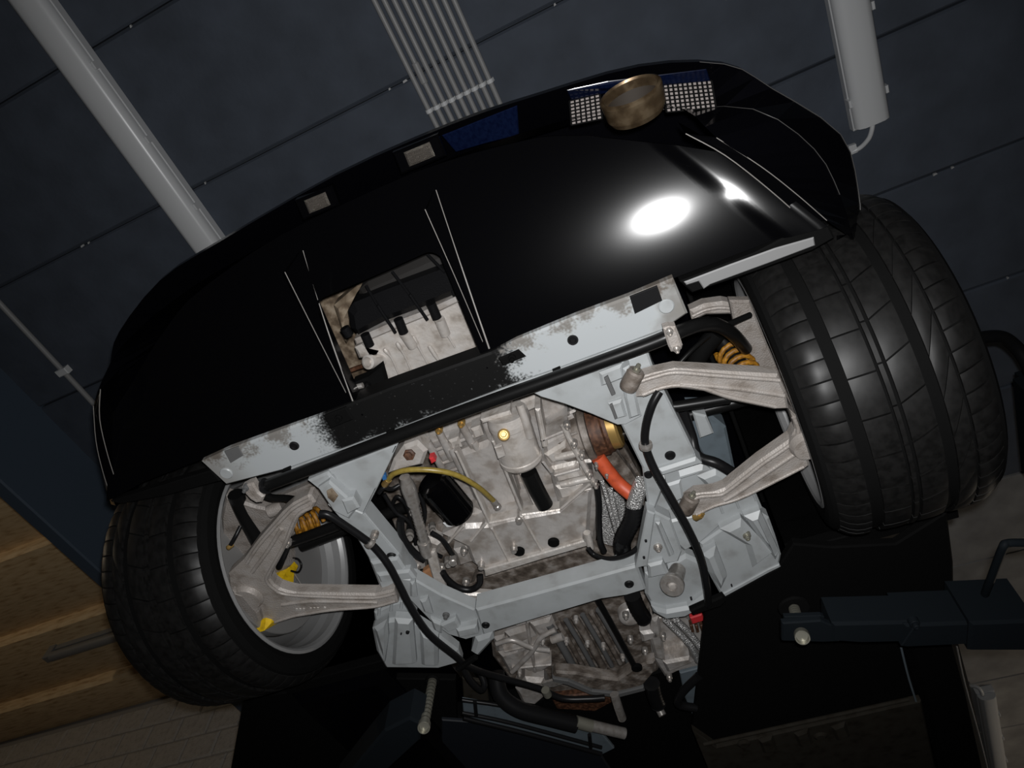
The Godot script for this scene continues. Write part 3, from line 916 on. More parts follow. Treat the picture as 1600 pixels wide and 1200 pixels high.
	# brackets that carry the arms: folded plates with slots
	for q in [[[973, 578, 984, 572, 992, 606, 1001, 650, 984, 656, 976, 622], U - 0.012, rr], [[936, 584, 972, 570, 976, 592, 956, 600, 940, 605], U + 0.002, rr], [[950, 632, 972, 625, 980, 652, 962, 657], U + 0.002, rr], [[496, 764, 514, 752, 536, 772, 560, 793, 545, 812, 520, 800], U - 0.012, rl], [[480, 752, 512, 738, 528, 757, 500, 768], U + 0.002, rl], [[532, 782, 552, 778, 562, 795, 542, 806], U - 0.016, rl]]:
		cslab(q[2], "arm_bracket", q[0], q[1], 0.03, M.paint_grey, 0.005)
	for q in [[[944, 592, 950, 588, 962, 616, 956, 619], rr], [[953, 634, 957, 632, 965, 654, 961, 656], rr], [[510, 768, 518, 764, 528, 776, 521, 786, 512, 778], rl]]:
		cslab(q[1], "bracket_slot", q[0], U - 0.004 if q[1] == rr else U - 0.016, 0.006, M.dull_grey if q[1] == rr else M.beige, 0.001)
	# front cross-member
	var cm := cslab(car, "cross_member", [743, 953, 840, 927, 970, 891, 996, 884, 1010, 922, 980, 931, 940, 937, 840, 967, 755, 993], U, 0.05, M.paint_grey, 0.005, "grey front cross-member")
	plug(cm, 983, 912, U, 0.0115)
	plug(cm, 759, 976, U, 0.0105)
	s = st(); slab(s, P([744, 950, 840, 924, 970, 888, 994, 880, 996, 886, 840, 930, 746, 956], U + 0.006), D * 0.04, 0.003); part(cm, "upper_flange", s, M.paint_grey)
	# left corner web
	var wl := cslab(car, "corner_web", [618, 903, 648, 906, 690, 930, 742, 953, 756, 992, 728, 1000, 700, 992, 676, 975, 640, 938], U + 0.006, 0.035, M.paint_grey, 0.004, "grey corner web left of the cross-member")
	for q in [[[640, 912, 648, 910, 652, 935, 640, 934], 0.012], [[655, 940, 668, 936, 676, 962, 662, 958], 0.014], [[686, 978, 712, 966, 720, 982, 700, 990], 0.016], [[712, 985, 745, 978, 748, 992, 716, 998], 0.022], [[672, 968, 692, 976, 690, 992, 678, 986], 0.012]]:
		cslab(wl, "web_rib", q[0], U + 0.006 - q[1], q[1] + 0.004, M.paint_grey, 0.006)
	bolt(wl, 697, 961, U + 0.004, 0.006, M.dull_grey)
	s = st(); slab(s, P([742, 1000, 770, 990, 772, 1002, 748, 1028, 736, 1022], U + 0.0), D * 0.05, 0.01); part(wl, "corner_lug", s, M.paint_grey)
	# right corner web and strut
	var wr := cslab(car, "corner_web", [1024, 800, 1048, 812, 1066, 862, 1060, 878, 1012, 886, 992, 888, 1006, 842, 1012, 800], U + 0.01, 0.03, M.paint_grey, 0.004, "grey corner web right of the cross-member")
	cslab(wr, "strut", [1011, 798, 1024, 803, 1012, 884, 993, 889], U - 0.008, 0.03, M.paint_grey, 0.003)
	for q in [[1009, 844], [1006, 870]]: plug(wr, q[0], q[1], U - 0.008, 0.003)
	bolt(wr, 1028, 855, U + 0.008, 0.007, M.steel)
	cslab(wr, "web_rib", [1012, 884, 1036, 878, 1046, 898, 1014, 905], U - 0.006, 0.03, M.paint_grey, 0.006)
	cslab(wr, "web_rib", [1024, 818, 1032, 818, 1054, 868, 1046, 872], U - 0.004, 0.02, M.paint_grey, 0.005)
	# base plate round the lift bush
	var bp := cslab(car, "bush_plate", [1008, 898, 1036, 890, 1072, 868, 1098, 880, 1108, 905, 1112, 944, 1072, 966, 1040, 970, 1022, 956, 1008, 930], U + 0.03, 0.03, M.paint_grey, 0.008)
	cslab(bp, "front_lip", [1018, 950, 1042, 956, 1075, 950, 1108, 926, 1112, 944, 1072, 966, 1040, 970, 1022, 960], U + 0.01, 0.03, M.paint_grey, 0.008)
	for q in [[1080, 935, 0.0025], [1021, 955, 0.002]]: plug(bp, q[0], q[1], U + 0.02, q[2])
	s = st()
	lathe(s, [[0.0, -0.07], [0.019, -0.07], [0.021, -0.03], [0.024, -0.012], [0.0275, -0.01], [0.028, 0.0], [0.0265, 0.003], [0.013, 0.003], [0.011, -0.001], [0.0, -0.0015]], H(1050, 915, U - 0.04), (H(1050, 915, U - 0.04) - H(1060, 888, U + 0.03)), 32)
	part(bp, "bush", s, M.steel, "round metal bush")
	s = st(); lathe(s, [[0.0, 0.0], [0.010, 0.0], [0.008, 0.005], [0.0, 0.006]], H(1050, 915, U - 0.041), Vector3.DOWN, 10); part(bp, "bush_nut", s, M.cast_light)
	# right pod: ribbed pressing
	pod(true)
	pod(false)

func facet(s: SurfaceTool, a: Array):      # a triangle or quad given as px, py, height triples
	var p := P3(a)
	var n := newell(p)
	if n.y > 0: p.reverse()
	flat(s)
	for i in range(1, p.size() - 1): tri(s, p[0], p[i], p[i + 1])

func pod(right: bool):
	var s := st()
	if right:
		var ob := cslab(car, "outrigger", [1045, 815, 1082, 806, 1140, 775, 1180, 768, 1192, 796, 1160, 806, 1128, 820, 1096, 848, 1070, 862, 1052, 845], U + 0.02, 0.04, M.paint_grey, 0.005, "grey outrigger under the lower arm")
		for q in [[1125, 795], [1150, 787], [1177, 775]]:
			cslab(ob, "slot_rib", [q[0] - 3, q[1] - 6, q[0] + 1, q[1] - 7, q[0] + 7, q[1] + 8, q[0] + 3, q[1] + 9], U + 0.014, 0.008, M.paint_grey, 0.002)
		var p := cslab(car, "jacking_bracket", [1094, 850, 1132, 824, 1160, 812, 1190, 802, 1202, 810, 1212, 838, 1221, 868, 1218, 882, 1200, 890, 1160, 912, 1126, 930, 1112, 905, 1100, 880], U + 0.02, 0.03, M.paint_grey, 0.005, "grey ribbed bracket beside the right tyre")
		# raised wedges
		for w in [[1126, 832, 1160, 815, 1210, 868, 1178, 892, 1167, 856], [1164, 812, 1190, 803, 1219, 866, 1214, 880], [1098, 872, 1120, 858, 1138, 905, 1128, 926, 1110, 900]]:
			s = st()
			slab(s, P(w, U - 0.008), D * 0.03, 0.012)
			part(p, "stiffening_rib", s, M.paint_grey)
		bolt(p, 1167, 837, U - 0.009, 0.006, M.zinc)
		s = st(); slab(s, P([1126, 930, 1160, 912, 1200, 890, 1218, 882, 1220, 886, 1200, 896, 1160, 918, 1127, 936], U + 0.016), D * 0.03, 0.002); part(p, "lower_flange", s, M.paint_grey)
		plug(p, 1143, 914, U + 0.018, 0.002)
	else:
		var p := cslab(car, "jacking_bracket", [581, 985, 592, 972, 625, 968, 648, 972, 690, 998, 716, 1018, 722, 1036, 686, 1046, 602, 1045, 588, 1020], U + 0.02, 0.03, M.paint_grey, 0.008, "grey ribbed bracket beside the left tyre")
		for w in [[583, 985, 604, 972, 606, 1000, 601, 1038, 592, 1015], [616, 970, 644, 972, 650, 1040, 612, 1042], [655, 990, 684, 1000, 684, 1044, 658, 1042]]:
			s = st(); slab(s, P(w, U - 0.004), D * 0.03, 0.010); part(p, "stiffening_rib", s, M.paint_grey)
		plug(p, 637, 987, U - 0.004, 0.005)
		plug(p, 627, 989, U - 0.004, 0.0022)
		var ob := cslab(car, "outrigger", [584, 958, 612, 944, 636, 938, 650, 962, 632, 970, 600, 972, 586, 974], U + 0.03, 0.04, M.paint_grey, 0.005)
		for q in [[593, 955], [612, 948], [628, 944]]:
			cslab(ob, "slot_rib", [q[0] - 3, q[1] - 4, q[0] + 2, q[1] - 5, q[0] + 1, q[1] + 8, q[0] - 4, q[1] + 8], U + 0.024, 0.008, M.paint_grey, 0.002)

# ---------------------------------------------------------------- suspension
func suspension():
	# anti-roll bar
	var arb := chose(car, "anti_roll_bar", [404, 765, 1.13, 450, 746, 1.13, 700, 651, 1.13, 875, 588, 1.13, 1000, 543, 1.13, 1048, 524, 1.13, 1072, 514, 1.14, 1095, 507, 1.155, 1120, 508, 1.18, 1145, 522, 1.22, 1165, 545, 1.28], 0.0135, M.bar_black, "black anti-roll bar", 6, 18)
	var cr := cslab(arb, "bar_clamp", [1036, 514, 1045, 511, 1056, 511, 1062, 525, 1067, 540, 1065, 547, 1057, 551, 1049, 551, 1044, 541, 1040, 528], 1.105, 0.02, M.arm_cast, 0.004, "pale metal clamp")
	bolt(arb, 1046, 518, 1.104, 0.0045, M.steel)
	bolt(arb, 1057, 545, 1.104, 0.0045, M.steel)
	var cl := cslab(arb, "bar_clamp", [377, 763, 386, 758, 395, 755, 404, 770, 413, 777, 409, 786, 400, 787, 390, 781, 382, 772], 1.105, 0.02, M.arm_cast, 0.004)
	bolt(arb, 384, 763, 1.104, 0.0045, M.dull_grey)
	chose(arb, "rubber_bush", [402, 765, 1.128, 416, 759, 1.128], [0.018], M.rubber, "", 3, 16)
	chose(arb, "bar_end", [405, 770, 1.15, 425, 778, 1.17, 448, 779, 1.2, 468, 782, 1.24], 0.009, M.bar_black)
	chose(car, "drop_link", [1133, 509, 1.2, 1172, 492, 1.24], [0.006], M.bar_black, "", 3)
	chose(car, "drop_link", [1050, 580, 1.17, 1080, 548, 1.19, 1108, 524, 1.22], [0.0045], M.bar_black, "", 4)
	# right lower wishbone
	var s := st()
	var a1 := P([996, 592, 1022, 584, 1055, 577, 1110, 580, 1216, 586, 1228, 612, 1233, 640, 1210, 641, 1140, 627, 1100, 613, 1060, 608, 1032, 611, 1010, 622, 994, 622], U - 0.015)
	slab(s, a1, D * 0.03, 0.005)
	var a2 := P([1066, 788, 1087, 773, 1117, 770, 1133, 764, 1187, 721, 1236, 687, 1243, 672, 1233, 640, 1250, 655, 1266, 728, 1258, 734, 1195, 766, 1152, 785, 1112, 796, 1085, 808, 1068, 802], U - 0.015)
	slab(s, a2, D * 0.03, 0.005)
	var wr := part(car, "lower_wishbone", s, M.arm_cast, "cast alloy wishbone of the right wheel")
	s = st()
	tube(s, curve(P3([1000, 596, U - 0.016, 1022, 589, U - 0.016, 1055, 582, U - 0.016, 1110, 586, U - 0.016, 1218, 594, U - 0.016])), 0.0045, 8)
	tube(s, curve(P3([1004, 617, U - 0.016, 1032, 606, U - 0.016, 1062, 602, U - 0.016, 1100, 607, U - 0.016, 1140, 620, U - 0.016, 1212, 635, U - 0.016])), 0.0045, 8)
	tube(s, curve(P3([1062, 600, U - 0.015, 1110, 603, U - 0.015, 1165, 609, U - 0.015, 1225, 618, U - 0.015])), 0.005, 8)
	tube(s, curve(P3([1070, 790, U - 0.016, 1090, 777, U - 0.016, 1118, 774, U - 0.016, 1136, 768, U - 0.016, 1190, 726, U - 0.016, 1238, 692, U - 0.016, 1247, 672, U - 0.016, 1240, 652, U - 0.016])), 0.0045, 8)
	tube(s, curve(P3([1132, 782, U - 0.015, 1155, 768, U - 0.015, 1196, 740, U - 0.015, 1250, 704, U - 0.015])), 0.005, 8)
	tube(s, curve(P3([1088, 804, U - 0.016, 1115, 791, U - 0.016, 1152, 780, U - 0.016, 1195, 760, U - 0.016, 1256, 729, U - 0.016])), 0.004, 8)
	part(wr, "edge_flange", s, M.arm_cast)
	for q in [[990, 588, M.steel], [1078, 783, M.steel]]:
		s = st()
		var o := H(q[0], q[1], U - 0.012)
		lathe(s, [[0.0, -0.03], [0.016, -0.03], [0.018, -0.024], [0.018, 0.01], [0.015, 0.014], [0.0, 0.014]], o, H(q[0] + 10, q[1] - 20, U - 0.012) - o, 20)
		part(wr, "pivot_bush", s, M.cast_dark)
		s = st(); lathe(s, [[0.0, 0.010], [0.008, 0.010], [0.008, 0.022], [0.0045, 0.022], [0.0045, 0.032], [0, 0.033]], o, H(q[0] + 10, q[1] - 22, U - 0.02) - o, 6)
		part(wr, "pivot_bolt", s, M.zinc)
	s = st(); lathe(s, [[0.0, -0.01], [0.009, -0.01], [0.009, 0.008], [0.005, 0.008], [0.005, 0.016], [0, 0.016]], H(1091, 806, U - 0.014), H(1100, 800, U - 0.02) - H(1085, 808, U - 0.01), 6); part(wr, "pivot_bolt", s, M.brass)
	s = st(); lathe(s, [[0.0, -0.01], [0.03, -0.01], [0.032, 0.01], [0.026, 0.026], [0, 0.028]], H(1256, 690, U - 0.01), Vector3(0, -1, 0), 24); part(wr, "ball_joint", s, M.arm_cast)
	# left lower wishbone
	s = st()
	slab(s, P([480, 775, 486, 775, 493, 786, 488, 795, 466, 811, 458, 830, 448, 853, 436, 876, 424, 897, 422, 906, 428, 914, 436, 920, 448, 924, 462, 927, 520, 928, 586, 929, 616, 922, 622, 943, 586, 952, 520, 957, 460, 967, 415, 982, 392, 975, 368, 946, 357, 914, 356, 898, 380, 876, 400, 848, 440, 802, 456, 788], U - 0.012), D * 0.03, 0.005)
	var wl := part(car, "lower_wishbone", s, M.arm_cast, "cast alloy wishbone of the left wheel")
	s = st()
	tube(s, curve(P3([484, 780, U - 0.014, 460, 793, U - 0.014, 444, 808, U - 0.014, 406, 850, U - 0.014, 386, 880, U - 0.014])), 0.0045, 8)
	tube(s, curve(P3([486, 793, U - 0.014, 463, 808, U - 0.014, 444, 852, U - 0.014, 419, 897, U - 0.014, 417, 908, U - 0.014, 428, 920, U - 0.014, 448, 929, U - 0.014, 520, 933, U - 0.014, 584, 934, U - 0.014, 618, 927, U - 0.014])), 0.0045, 8)
	tube(s, curve(P3([440, 945, U - 0.013, 480, 940, U - 0.013, 530, 940, U - 0.013, 590, 941, U - 0.013])), 0.005, 8)
	tube(s, curve(P3([440, 826, U - 0.013, 420, 858, U - 0.013, 394, 894, U - 0.013])), 0.005, 8)
	tube(s, curve(P3([618, 939, U - 0.014, 584, 948, U - 0.014, 520, 953, U - 0.014, 462, 962, U - 0.014, 430, 972, U - 0.014])), 0.004, 8)
	part(wl, "edge_flange", s, M.arm_cast)
	s = st(); lathe(s, [[0.0, -0.01], [0.038, -0.01], [0.04, 0.006], [0.034, 0.018], [0, 0.02]], H(388, 930, U - 0.01), Vector3(0, -1, 0), 24); part(wl, "ball_joint", s, M.arm_cast)
	# casting marks
	for q in [[1162, 612, 5.5, 1.6, wr], [462, 951, 5.5, -0.3, wl]]:
		s = st()
		for i in 9:
			var x: float = q[0] + q[2] * i
			var y: float = q[1] + q[3] * i
			if i % 4 == 3: continue
			slab(s, P([x, y, x + 3.4, y + 0.5, x + 3.0, y + 3.6, x - 0.4, y + 3.2], U - 0.0135), D * 0.002, 0.0005)
		var mk := part(q[4], "casting_mark", s, M.cast_light)
		mk.set_meta("kind", "stuff")
	# left hub carrier parts, tie rod, damper fork
	cslab(car, "hub_plate", [352, 776, 400, 792, 440, 800, 400, 850, 372, 884, 356, 890, 348, 850, 345, 810], 1.24, 0.03, M.knuckle, 0.006)
	cslab(car, "hub_plate", [362, 925, 380, 930, 404, 958, 408, 972, 395, 974, 372, 950], 1.12, 0.02, M.knuckle, 0.006)
	cslab(car, "inner_panel", [385, 800, 430, 780, 500, 750, 520, 800, 470, 830, 440, 850, 400, 840], 1.34, 0.02, M.knuckle, 0.004)
	chose(car, "damper", [368, 772, 1.25, 380, 800, 1.25, 404, 846, 1.24], [0.02], M.bar_black, "black damper", 4, 14)
	var tr := chose(car, "tie_rod", [452, 848, 1.2, 480, 838, 1.2, 528, 820, 1.2], [0.013], M.bar_black, "black tie rod", 4, 14)
	bolt(tr, 450, 849, 1.185, 0.006, M.steel)
	chose(car, "brake_line", [436, 886, 1.21, 442, 872, 1.2, 450, 852, 1.2], [0.008], M.hose)
	# brake pad wear sensor cable with bronze tip on the left
	chose(car, "sensor_cable", [376, 822, 1.2, 368, 838, 1.18, 360, 852, 1.17], [0.005], M.hose)
	s = st(); lathe(s, [[0.0, -0.008], [0.006, -0.008], [0.006, 0.006], [0.003, 0.008], [0, 0.009]], H(359, 854, 1.168), Vector3(-0.4, -0.8, 0.2), 10); part(car, "cable_tip", s, M.brass)
	chose(car, "bush_sleeve", [420, 800, 1.21, 442, 790, 1.22], [0.016], M.knuckle, "", 3, 16)
	spring([462, 822, 1.26], [500, 808, 1.30], 0.026, 4)
	spring([1140, 548, 1.34], [1172, 598, 1.22], 0.030, 5)
	chose(car, "damper", [1120, 520, 1.38, 1150, 560, 1.33, 1180, 608, 1.24], [0.022], M.bar_black, "", 3, 14)
	# right hub side: upper arm, carrier, tower
	s = st()
	slab(s, P([1078, 486, 1100, 476, 1130, 472, 1160, 478, 1176, 488, 1176, 500, 1140, 492, 1104, 493, 1082, 503], 1.36), D * 0.03, 0.006)
	var ua := part(car, "upper_arm", s, M.arm_cast, "pale curved upper arm")
	s = st(); tube(s, curve(P3([1082, 494, 1.358, 1104, 484, 1.358, 1134, 481, 1.358, 1172, 490, 1.358])), 0.004, 8); part(ua, "arm_rib", s, M.arm_cast)
	cslab(car, "inner_panel", [1140, 470, 1172, 470, 1200, 540, 1230, 600, 1215, 640, 1180, 600, 1150, 520], 1.30, 0.02, M.knuckle, 0.004)
	chose(car, "tie_rod", [1052, 636, 1.2, 1090, 630, 1.2, 1140, 622, 1.2], [0.012], M.bar_black, "", 4, 14)
	cslab(car, "shock_tower", [1075, 640, 1100, 640, 1135, 668, 1150, 740, 1110, 735, 1085, 690], 1.33, 0.05, M.blue_grey, 0.006, "blue-grey inner tower")
	cslab(car, "tower_bracket", [1082, 645, 1104, 650, 1116, 678, 1094, 686], 1.29, 0.04, M.paint_grey, 0.004)
	chose(car, "wiring_loom", [1066, 640, 1.26, 1080, 680, 1.25, 1090, 712, 1.22, 1120, 724, 1.2, 1150, 742, 1.2], [0.012], M.hose, "", 5)
	chose(car, "wiring_loom", [1120, 520, 1.3, 1090, 560, 1.3, 1085, 600, 1.3], [0.02], M.liner, "", 5)

func spring(a: Array, b: Array, rad: float, turns: int):
	var p0 := H(a[0], a[1], a[2])
	var p1 := H(b[0], b[1], b[2])
	var t := (p1 - p0).normalized()
	var u := t.cross(Vector3(0.2, 0.1, 0.97)).normalized()
	var v := t.cross(u)
	var pts := []
	for i in turns * 14 + 1:
		var f := float(i) / (turns * 14)
		var ang := f * turns * TAU
		pts.append(p0.lerp(p1, f) + (u * cos(ang) + v * sin(ang)) * rad)
	var s := st()
	tube(s, pts, 0.0058, 8)
	part(car, "coil_spring", s, M.orange_yellow, "orange-yellow coil spring")

# ---------------------------------------------------------------- gearbox and engine
func gearbox():
	var s := st()
	cslab(car, "dark_bay", [590, 690, 840, 600, 940, 640, 1010, 760, 1000, 880, 900, 905, 760, 955, 690, 930, 630, 860, 600, 780], 1.52, 0.05, M.cast_dark, 0.004)
	var gb := cslab(car, "gearbox_casing", [655, 684, 740, 650, 840, 610, 880, 628, 915, 668, 945, 760, 930, 855, 905, 868, 760, 900, 742, 880, 715, 800, 690, 742], 1.36, 0.12, M.cast, 0.012, "cast alloy gearbox casing")
	# upper ribbed part: studs and webs
	for q in [[687, 676, 706, 716], [722, 664, 745, 708], [757, 655, 770, 690], [668, 690, 690, 730], [740, 690, 760, 725], [705, 700, 722, 735]]:
		chose(gb, "stud_boss", [q[0], q[1], 1.32, (q[0] + q[2]) / 2.0, (q[1] + q[3]) / 2.0, 1.32, q[2], q[3], 1.33], [0.0095], M.cast, "", 3, 14)
	for q in [[686, 672], [721, 662], [757, 652], [664, 684]]:
		bolt(gb, q[0], q[1], 1.31, 0.006, M.brass)
	for q in [[672, 708, 742, 682], [684, 728, 760, 702], [690, 742, 768, 716], [700, 660, 756, 640], [775, 632, 830, 612]]:
		s = st(); bar(s, H(q[0], q[1], 1.325), H(q[2], q[3], 1.325), 0.009, D * 0.04, 0.003); part(gb, "casing_rib", s, M.cast)
	for q in [[700, 690, 716, 684, 722, 700, 706, 706], [735, 672, 750, 666, 756, 682, 741, 688], [715, 718, 735, 711, 740, 722, 720, 730], [778, 640, 800, 630, 806, 642, 786, 650], [812, 628, 838, 618, 846, 636, 822, 646]]:
		cslab(gb, "casing_pad", q, 1.318, 0.04, M.cast_light, 0.006)
	# round housing with brass plug
	s = st()
	var o := H(795, 655, 1.27)
	var ax := H(818, 728, 1.262) - o
	lathe(s, [[0.0, -0.02], [0.046, -0.02], [0.049, 0.0], [0.049, 0.012], [0.047, 0.014], [0.048, 0.10], [0.05, 0.102], [0.05, 0.112], [0.046, 0.118], [0.02, 0.122], [0, 0.123]], o, ax, 40)
	var hs := part(gb, "round_housing", s, M.cast_light)
	s = st()
	var bo := H(787, 679, 1.212)
	lathe(s, [[0.0, -0.05], [0.0135, -0.05], [0.0135, -0.002], [0.0125, 0.0], [0.009, 0.001], [0, 0.001]], bo, (EYE - bo) + Vector3(0, 0, 0.2), 24)
	part(gb, "sealing_washer", s, M.brass, "brass drain plug")
	s = st(); lathe(s, [[0.0, 0.0], [0.0075, 0.0], [0.0075, 0.009], [0.006, 0.0105], [0, 0.0105]], bo, (EYE - bo) + Vector3(0, 0, 0.2), 6)
	part(gb, "drain_plug", s, M.brass)
	for q in [[752, 660, 798, 646], [840, 640, 852, 700]]:
		s = st(); bar(s, H(q[0], q[1], 1.25), H(q[2], q[3], 1.25), 0.012, D * 0.06, 0.004); part(gb, "casing_rib", s, M.cast_light)
	chose(gb, "stud_boss", [812, 632, 1.235, 822, 660, 1.23, 828, 682, 1.235], [0.009], M.cast_light, "", 3, 14)
	cslab(gb, "tag_plate", [772, 700, 784, 696, 790, 713, 778, 718], 1.2, 0.01, M.cast_light, 0.002)
	# black pipe below the housing
	chose(gb, "shaft_tube", [826, 738, 1.27, 838, 764, 1.265, 852, 790, 1.262], [0.02], M.bar_black, "black tube in its recess", 4, 20)
	s = st(); slab(s, P([812, 742, 822, 738, 846, 800, 868, 796, 872, 800, 842, 812], 1.275), D * 0.05, 0.003); part(gb, "tube_recess", s, M.cast)
	# right hand cover with bolted flange
	cslab(gb, "side_cover", [846, 692, 888, 670, 908, 710, 928, 752, 905, 780, 872, 790, 860, 742], 1.27, 0.10, M.cast, 0.010)
	for q in [[850, 712, 884, 690, 898, 716, 862, 726], [860, 732, 900, 722, 912, 746, 870, 756], [868, 762, 916, 752, 912, 772, 876, 782]]:
		cslab(gb, "cover_panel", q, 1.262, 0.03, M.cast_light, 0.007)
	chose(gb, "bolt_flange", [880, 664, 1.245, 894, 694, 1.245, 909, 722, 1.245, 930, 758, 1.245], [0.0065], M.cast_light, "", 4, 10)
	for q in [[886, 665], [897, 694], [909, 712], [921, 742], [931, 757]]: bolt(gb, q[0], q[1], 1.236, 0.0055, M.steel)
	for q in [[868, 716, 908, 706], [876, 758, 926, 746]]:
		chose(gb, "cover_boss", [q[0], q[1], 1.252, q[2], q[3], 1.25], [0.007, 0.009, 0.009, 0.009], M.cast_light, "", 3, 14)
	for q in [[846, 690, 888, 672], [866, 745, 906, 734], [848, 722, 862, 740], [905, 770, 925, 765]]:
		s = st(); bar(s, H(q[0], q[1], 1.25), H(q[2], q[3], 1.25), 0.007, D * 0.05, 0.002); part(gb, "casing_rib", s, M.cast)
	# output flange: cone, rusty joint with bright ring
	s = st()
	o = H(880, 690, 1.31)
	ax = Vector3(1, 0.05, -0.05)
	lathe(s, [[0.035, -0.03], [0.05, 0.0], [0.058, 0.05], [0.066, 0.055], [0.066, 0.07], [0.0, 0.07]], o, ax, 30)
	var of := part(car, "output_flange", s, M.cast_dark)
	for i in 8:
		var a := TAU * i / 8.0
		var d := Vector3(0, cos(a), sin(a))
		s = st(); bar(s, o + d * 0.05 - ax * 0.02, o + d * 0.068 + ax * 0.05, 0.006, d * -0.02, 0.002); part(of, "cone_web", s, M.cast)
	s = st(); lathe(s, [[0.0, 0.07], [0.062, 0.072], [0.063, 0.10], [0.058, 0.104], [0.058, 0.112], [0, 0.112]], o, ax, 30); part(of, "joint_body", s, M.rust)
	s = st(); lathe(s, [[0.0, 0.112], [0.054, 0.112], [0.055, 0.13], [0.05, 0.135], [0, 0.135]], o, ax, 30); part(of, "joint_ring", s, M.brass)
	# sump: broad plate with raised seams
	var sp := cslab(car, "sump", [690, 838, 725, 822, 762, 820, 790, 812, 872, 797, 912, 762, 926, 765, 920, 850, 842, 873, 757, 897, 738, 882, 728, 856], 1.25, 0.10, M.cast, 0.010, "cast alloy sump plate")
	cslab(sp, "sump_tunnel", [708, 712, 765, 690, 800, 740, 818, 800, 764, 818, 740, 782], 1.31, 0.08, M.cast, 0.012)
	for q in [[763, 819, 818, 808], [768, 826, 798, 884], [816, 810, 852, 872], [760, 818, 735, 848], [725, 822, 700, 850], [815, 806, 876, 798], [876, 797, 922, 758], [764, 818, 712, 706], [815, 800, 770, 690]]:
		s = st(); bar(s, H(q[0], q[1], 1.244), H(q[2], q[3], 1.244), 0.007, D * 0.03, 0.003); part(sp, "seam_rib", s, M.cast_light)
	s = st(); slab(s, P([756, 890, 842, 866, 920, 843, 921, 853, 842, 876, 758, 902], 1.238), D * 0.05, 0.003); part(sp, "sump_edge", s, M.cast_light)
	for q in [[811, 862, 1.0], [865, 848, 1.0]]:
		s = st()
		lathe(s, [[0.0, 0.002], [0.0105, 0.002], [0.0125, 0.004], [0.0145, 0.002], [0.0145, -0.01]], H(q[0], q[1], 1.246), Vector3.DOWN, 20)
		part(sp, "drain_hole", s, M.liner)
	for q in [[803, 857], [811, 812], [916, 838], [752, 883]]:
		s = st(); lathe(s, [[0.0, -0.03], [0.0095, -0.03], [0.0095, 0.004], [0.007, 0.006], [0.007, 0.012], [0, 0.013]], H(q[0], q[1], 1.244), Vector3.DOWN, 16); part(sp, "sump_bolt", s, M.steel)
	s = st(); tube(s, P3([917, 832, 1.235, 921, 846, 1.235, 923, 856, 1.235]), 0.009, 12); part(sp, "sump_lug", s, M.cast_light)
	cslab(car, "lower_tray", [757, 902, 842, 878, 926, 854, 990, 880, 960, 890, 840, 926, 770, 945, 735, 950, 700, 925], 1.34, 0.03, M.cast_dark, 0.004)
	cslab(car, "gear_lever_link", [706, 928, 735, 928, 768, 930, 776, 940, 745, 950, 720, 946], 1.25, 0.02, M.cast_light, 0.006)
	# black canister filter
	s = st()
	o = H(676, 752, 1.26)
	lathe(s, [[0.0, -0.006], [0.03, -0.006], [0.039, 0.0], [0.042, 0.012], [0.0415, 0.116], [0.037, 0.125], [0.0, 0.128]], o, H(722, 806, 1.265) - o, 40)
	var fl := part(car, "oil_filter", s, M.gloss_black, "glossy black canister filter")
	s = st(); slab(s, P([694, 815, 742, 796, 758, 805, 748, 830, 722, 838, 700, 830], 1.29), D * 0.04, 0.008); part(fl, "filter_seat", s, M.cast)
	cslab(fl, "white_label", [692, 818, 708, 817, 712, 823, 698, 824], 1.255, 0.004, M.lamp_white, 0.001)
	# left mount with rusty bolt
	var mt := cslab(car, "gearbox_mount", [614, 720, 630, 698, 652, 690, 668, 706, 660, 728, 630, 735, 606, 742], 1.24, 0.06, M.cast_light, 0.008)
	s = st(); lathe(s, [[0.0, -0.01], [0.014, -0.01], [0.014, 0.0], [0.009, 0.002], [0.009, 0.010], [0, 0.011]], H(639, 711, 1.232), Vector3(0.1, -0.9, 0.3), 6); part(mt, "mount_bolt", s, M.rust)
	s = st(); slab(s, P([670, 717, 677, 715, 681, 722, 674, 726], 1.22), D * 0.02, 0.003); part(car, "red_clip", s, M.red, "small red clip")
	# lumpy castings left below
	cslab(car, "starter_motor", [655, 830, 690, 822, 728, 852, 750, 890, 740, 915, 712, 918, 690, 900, 668, 880], 1.33, 0.06, M.cast_dark, 0.012)
	for q in [[668, 858], [725, 862], [728, 910], [690, 888], [652, 886], [640, 878]]:
		bolt(car, q[0], q[1], 1.29, 0.007, M.steel)
	for q in [[665, 840, 690, 850, 684, 868, 660, 860], [708, 862, 732, 856, 740, 880, 716, 888], [640, 870, 660, 868, 664, 892, 644, 896]]:
		cslab(car, "casting_boss", q, 1.29, 0.05, M.cast, 0.01)
	cslab(car, "copper_sleeve", [660, 896, 674, 887, 680, 902, 672, 918], 1.25, 0.02, mat("copper", Color(0.4, 0.2, 0.1), 0.5, 0.2), 0.005)
	# heat-shield foil and crud by the output
	s = st()
	slab(s, P([934, 706, 956, 700, 986, 738, 1000, 760, 985, 772, 960, 750], 1.33), D * 0.03, 0.006); part(car, "heat_wrap", s, M.cast_dark)
	cslab(car, "foil_sheet", [935, 780, 970, 770, 990, 820, 975, 860, 940, 850], 1.36, 0.01, M.foil, 0.004, "crinkled silver foil sheet")

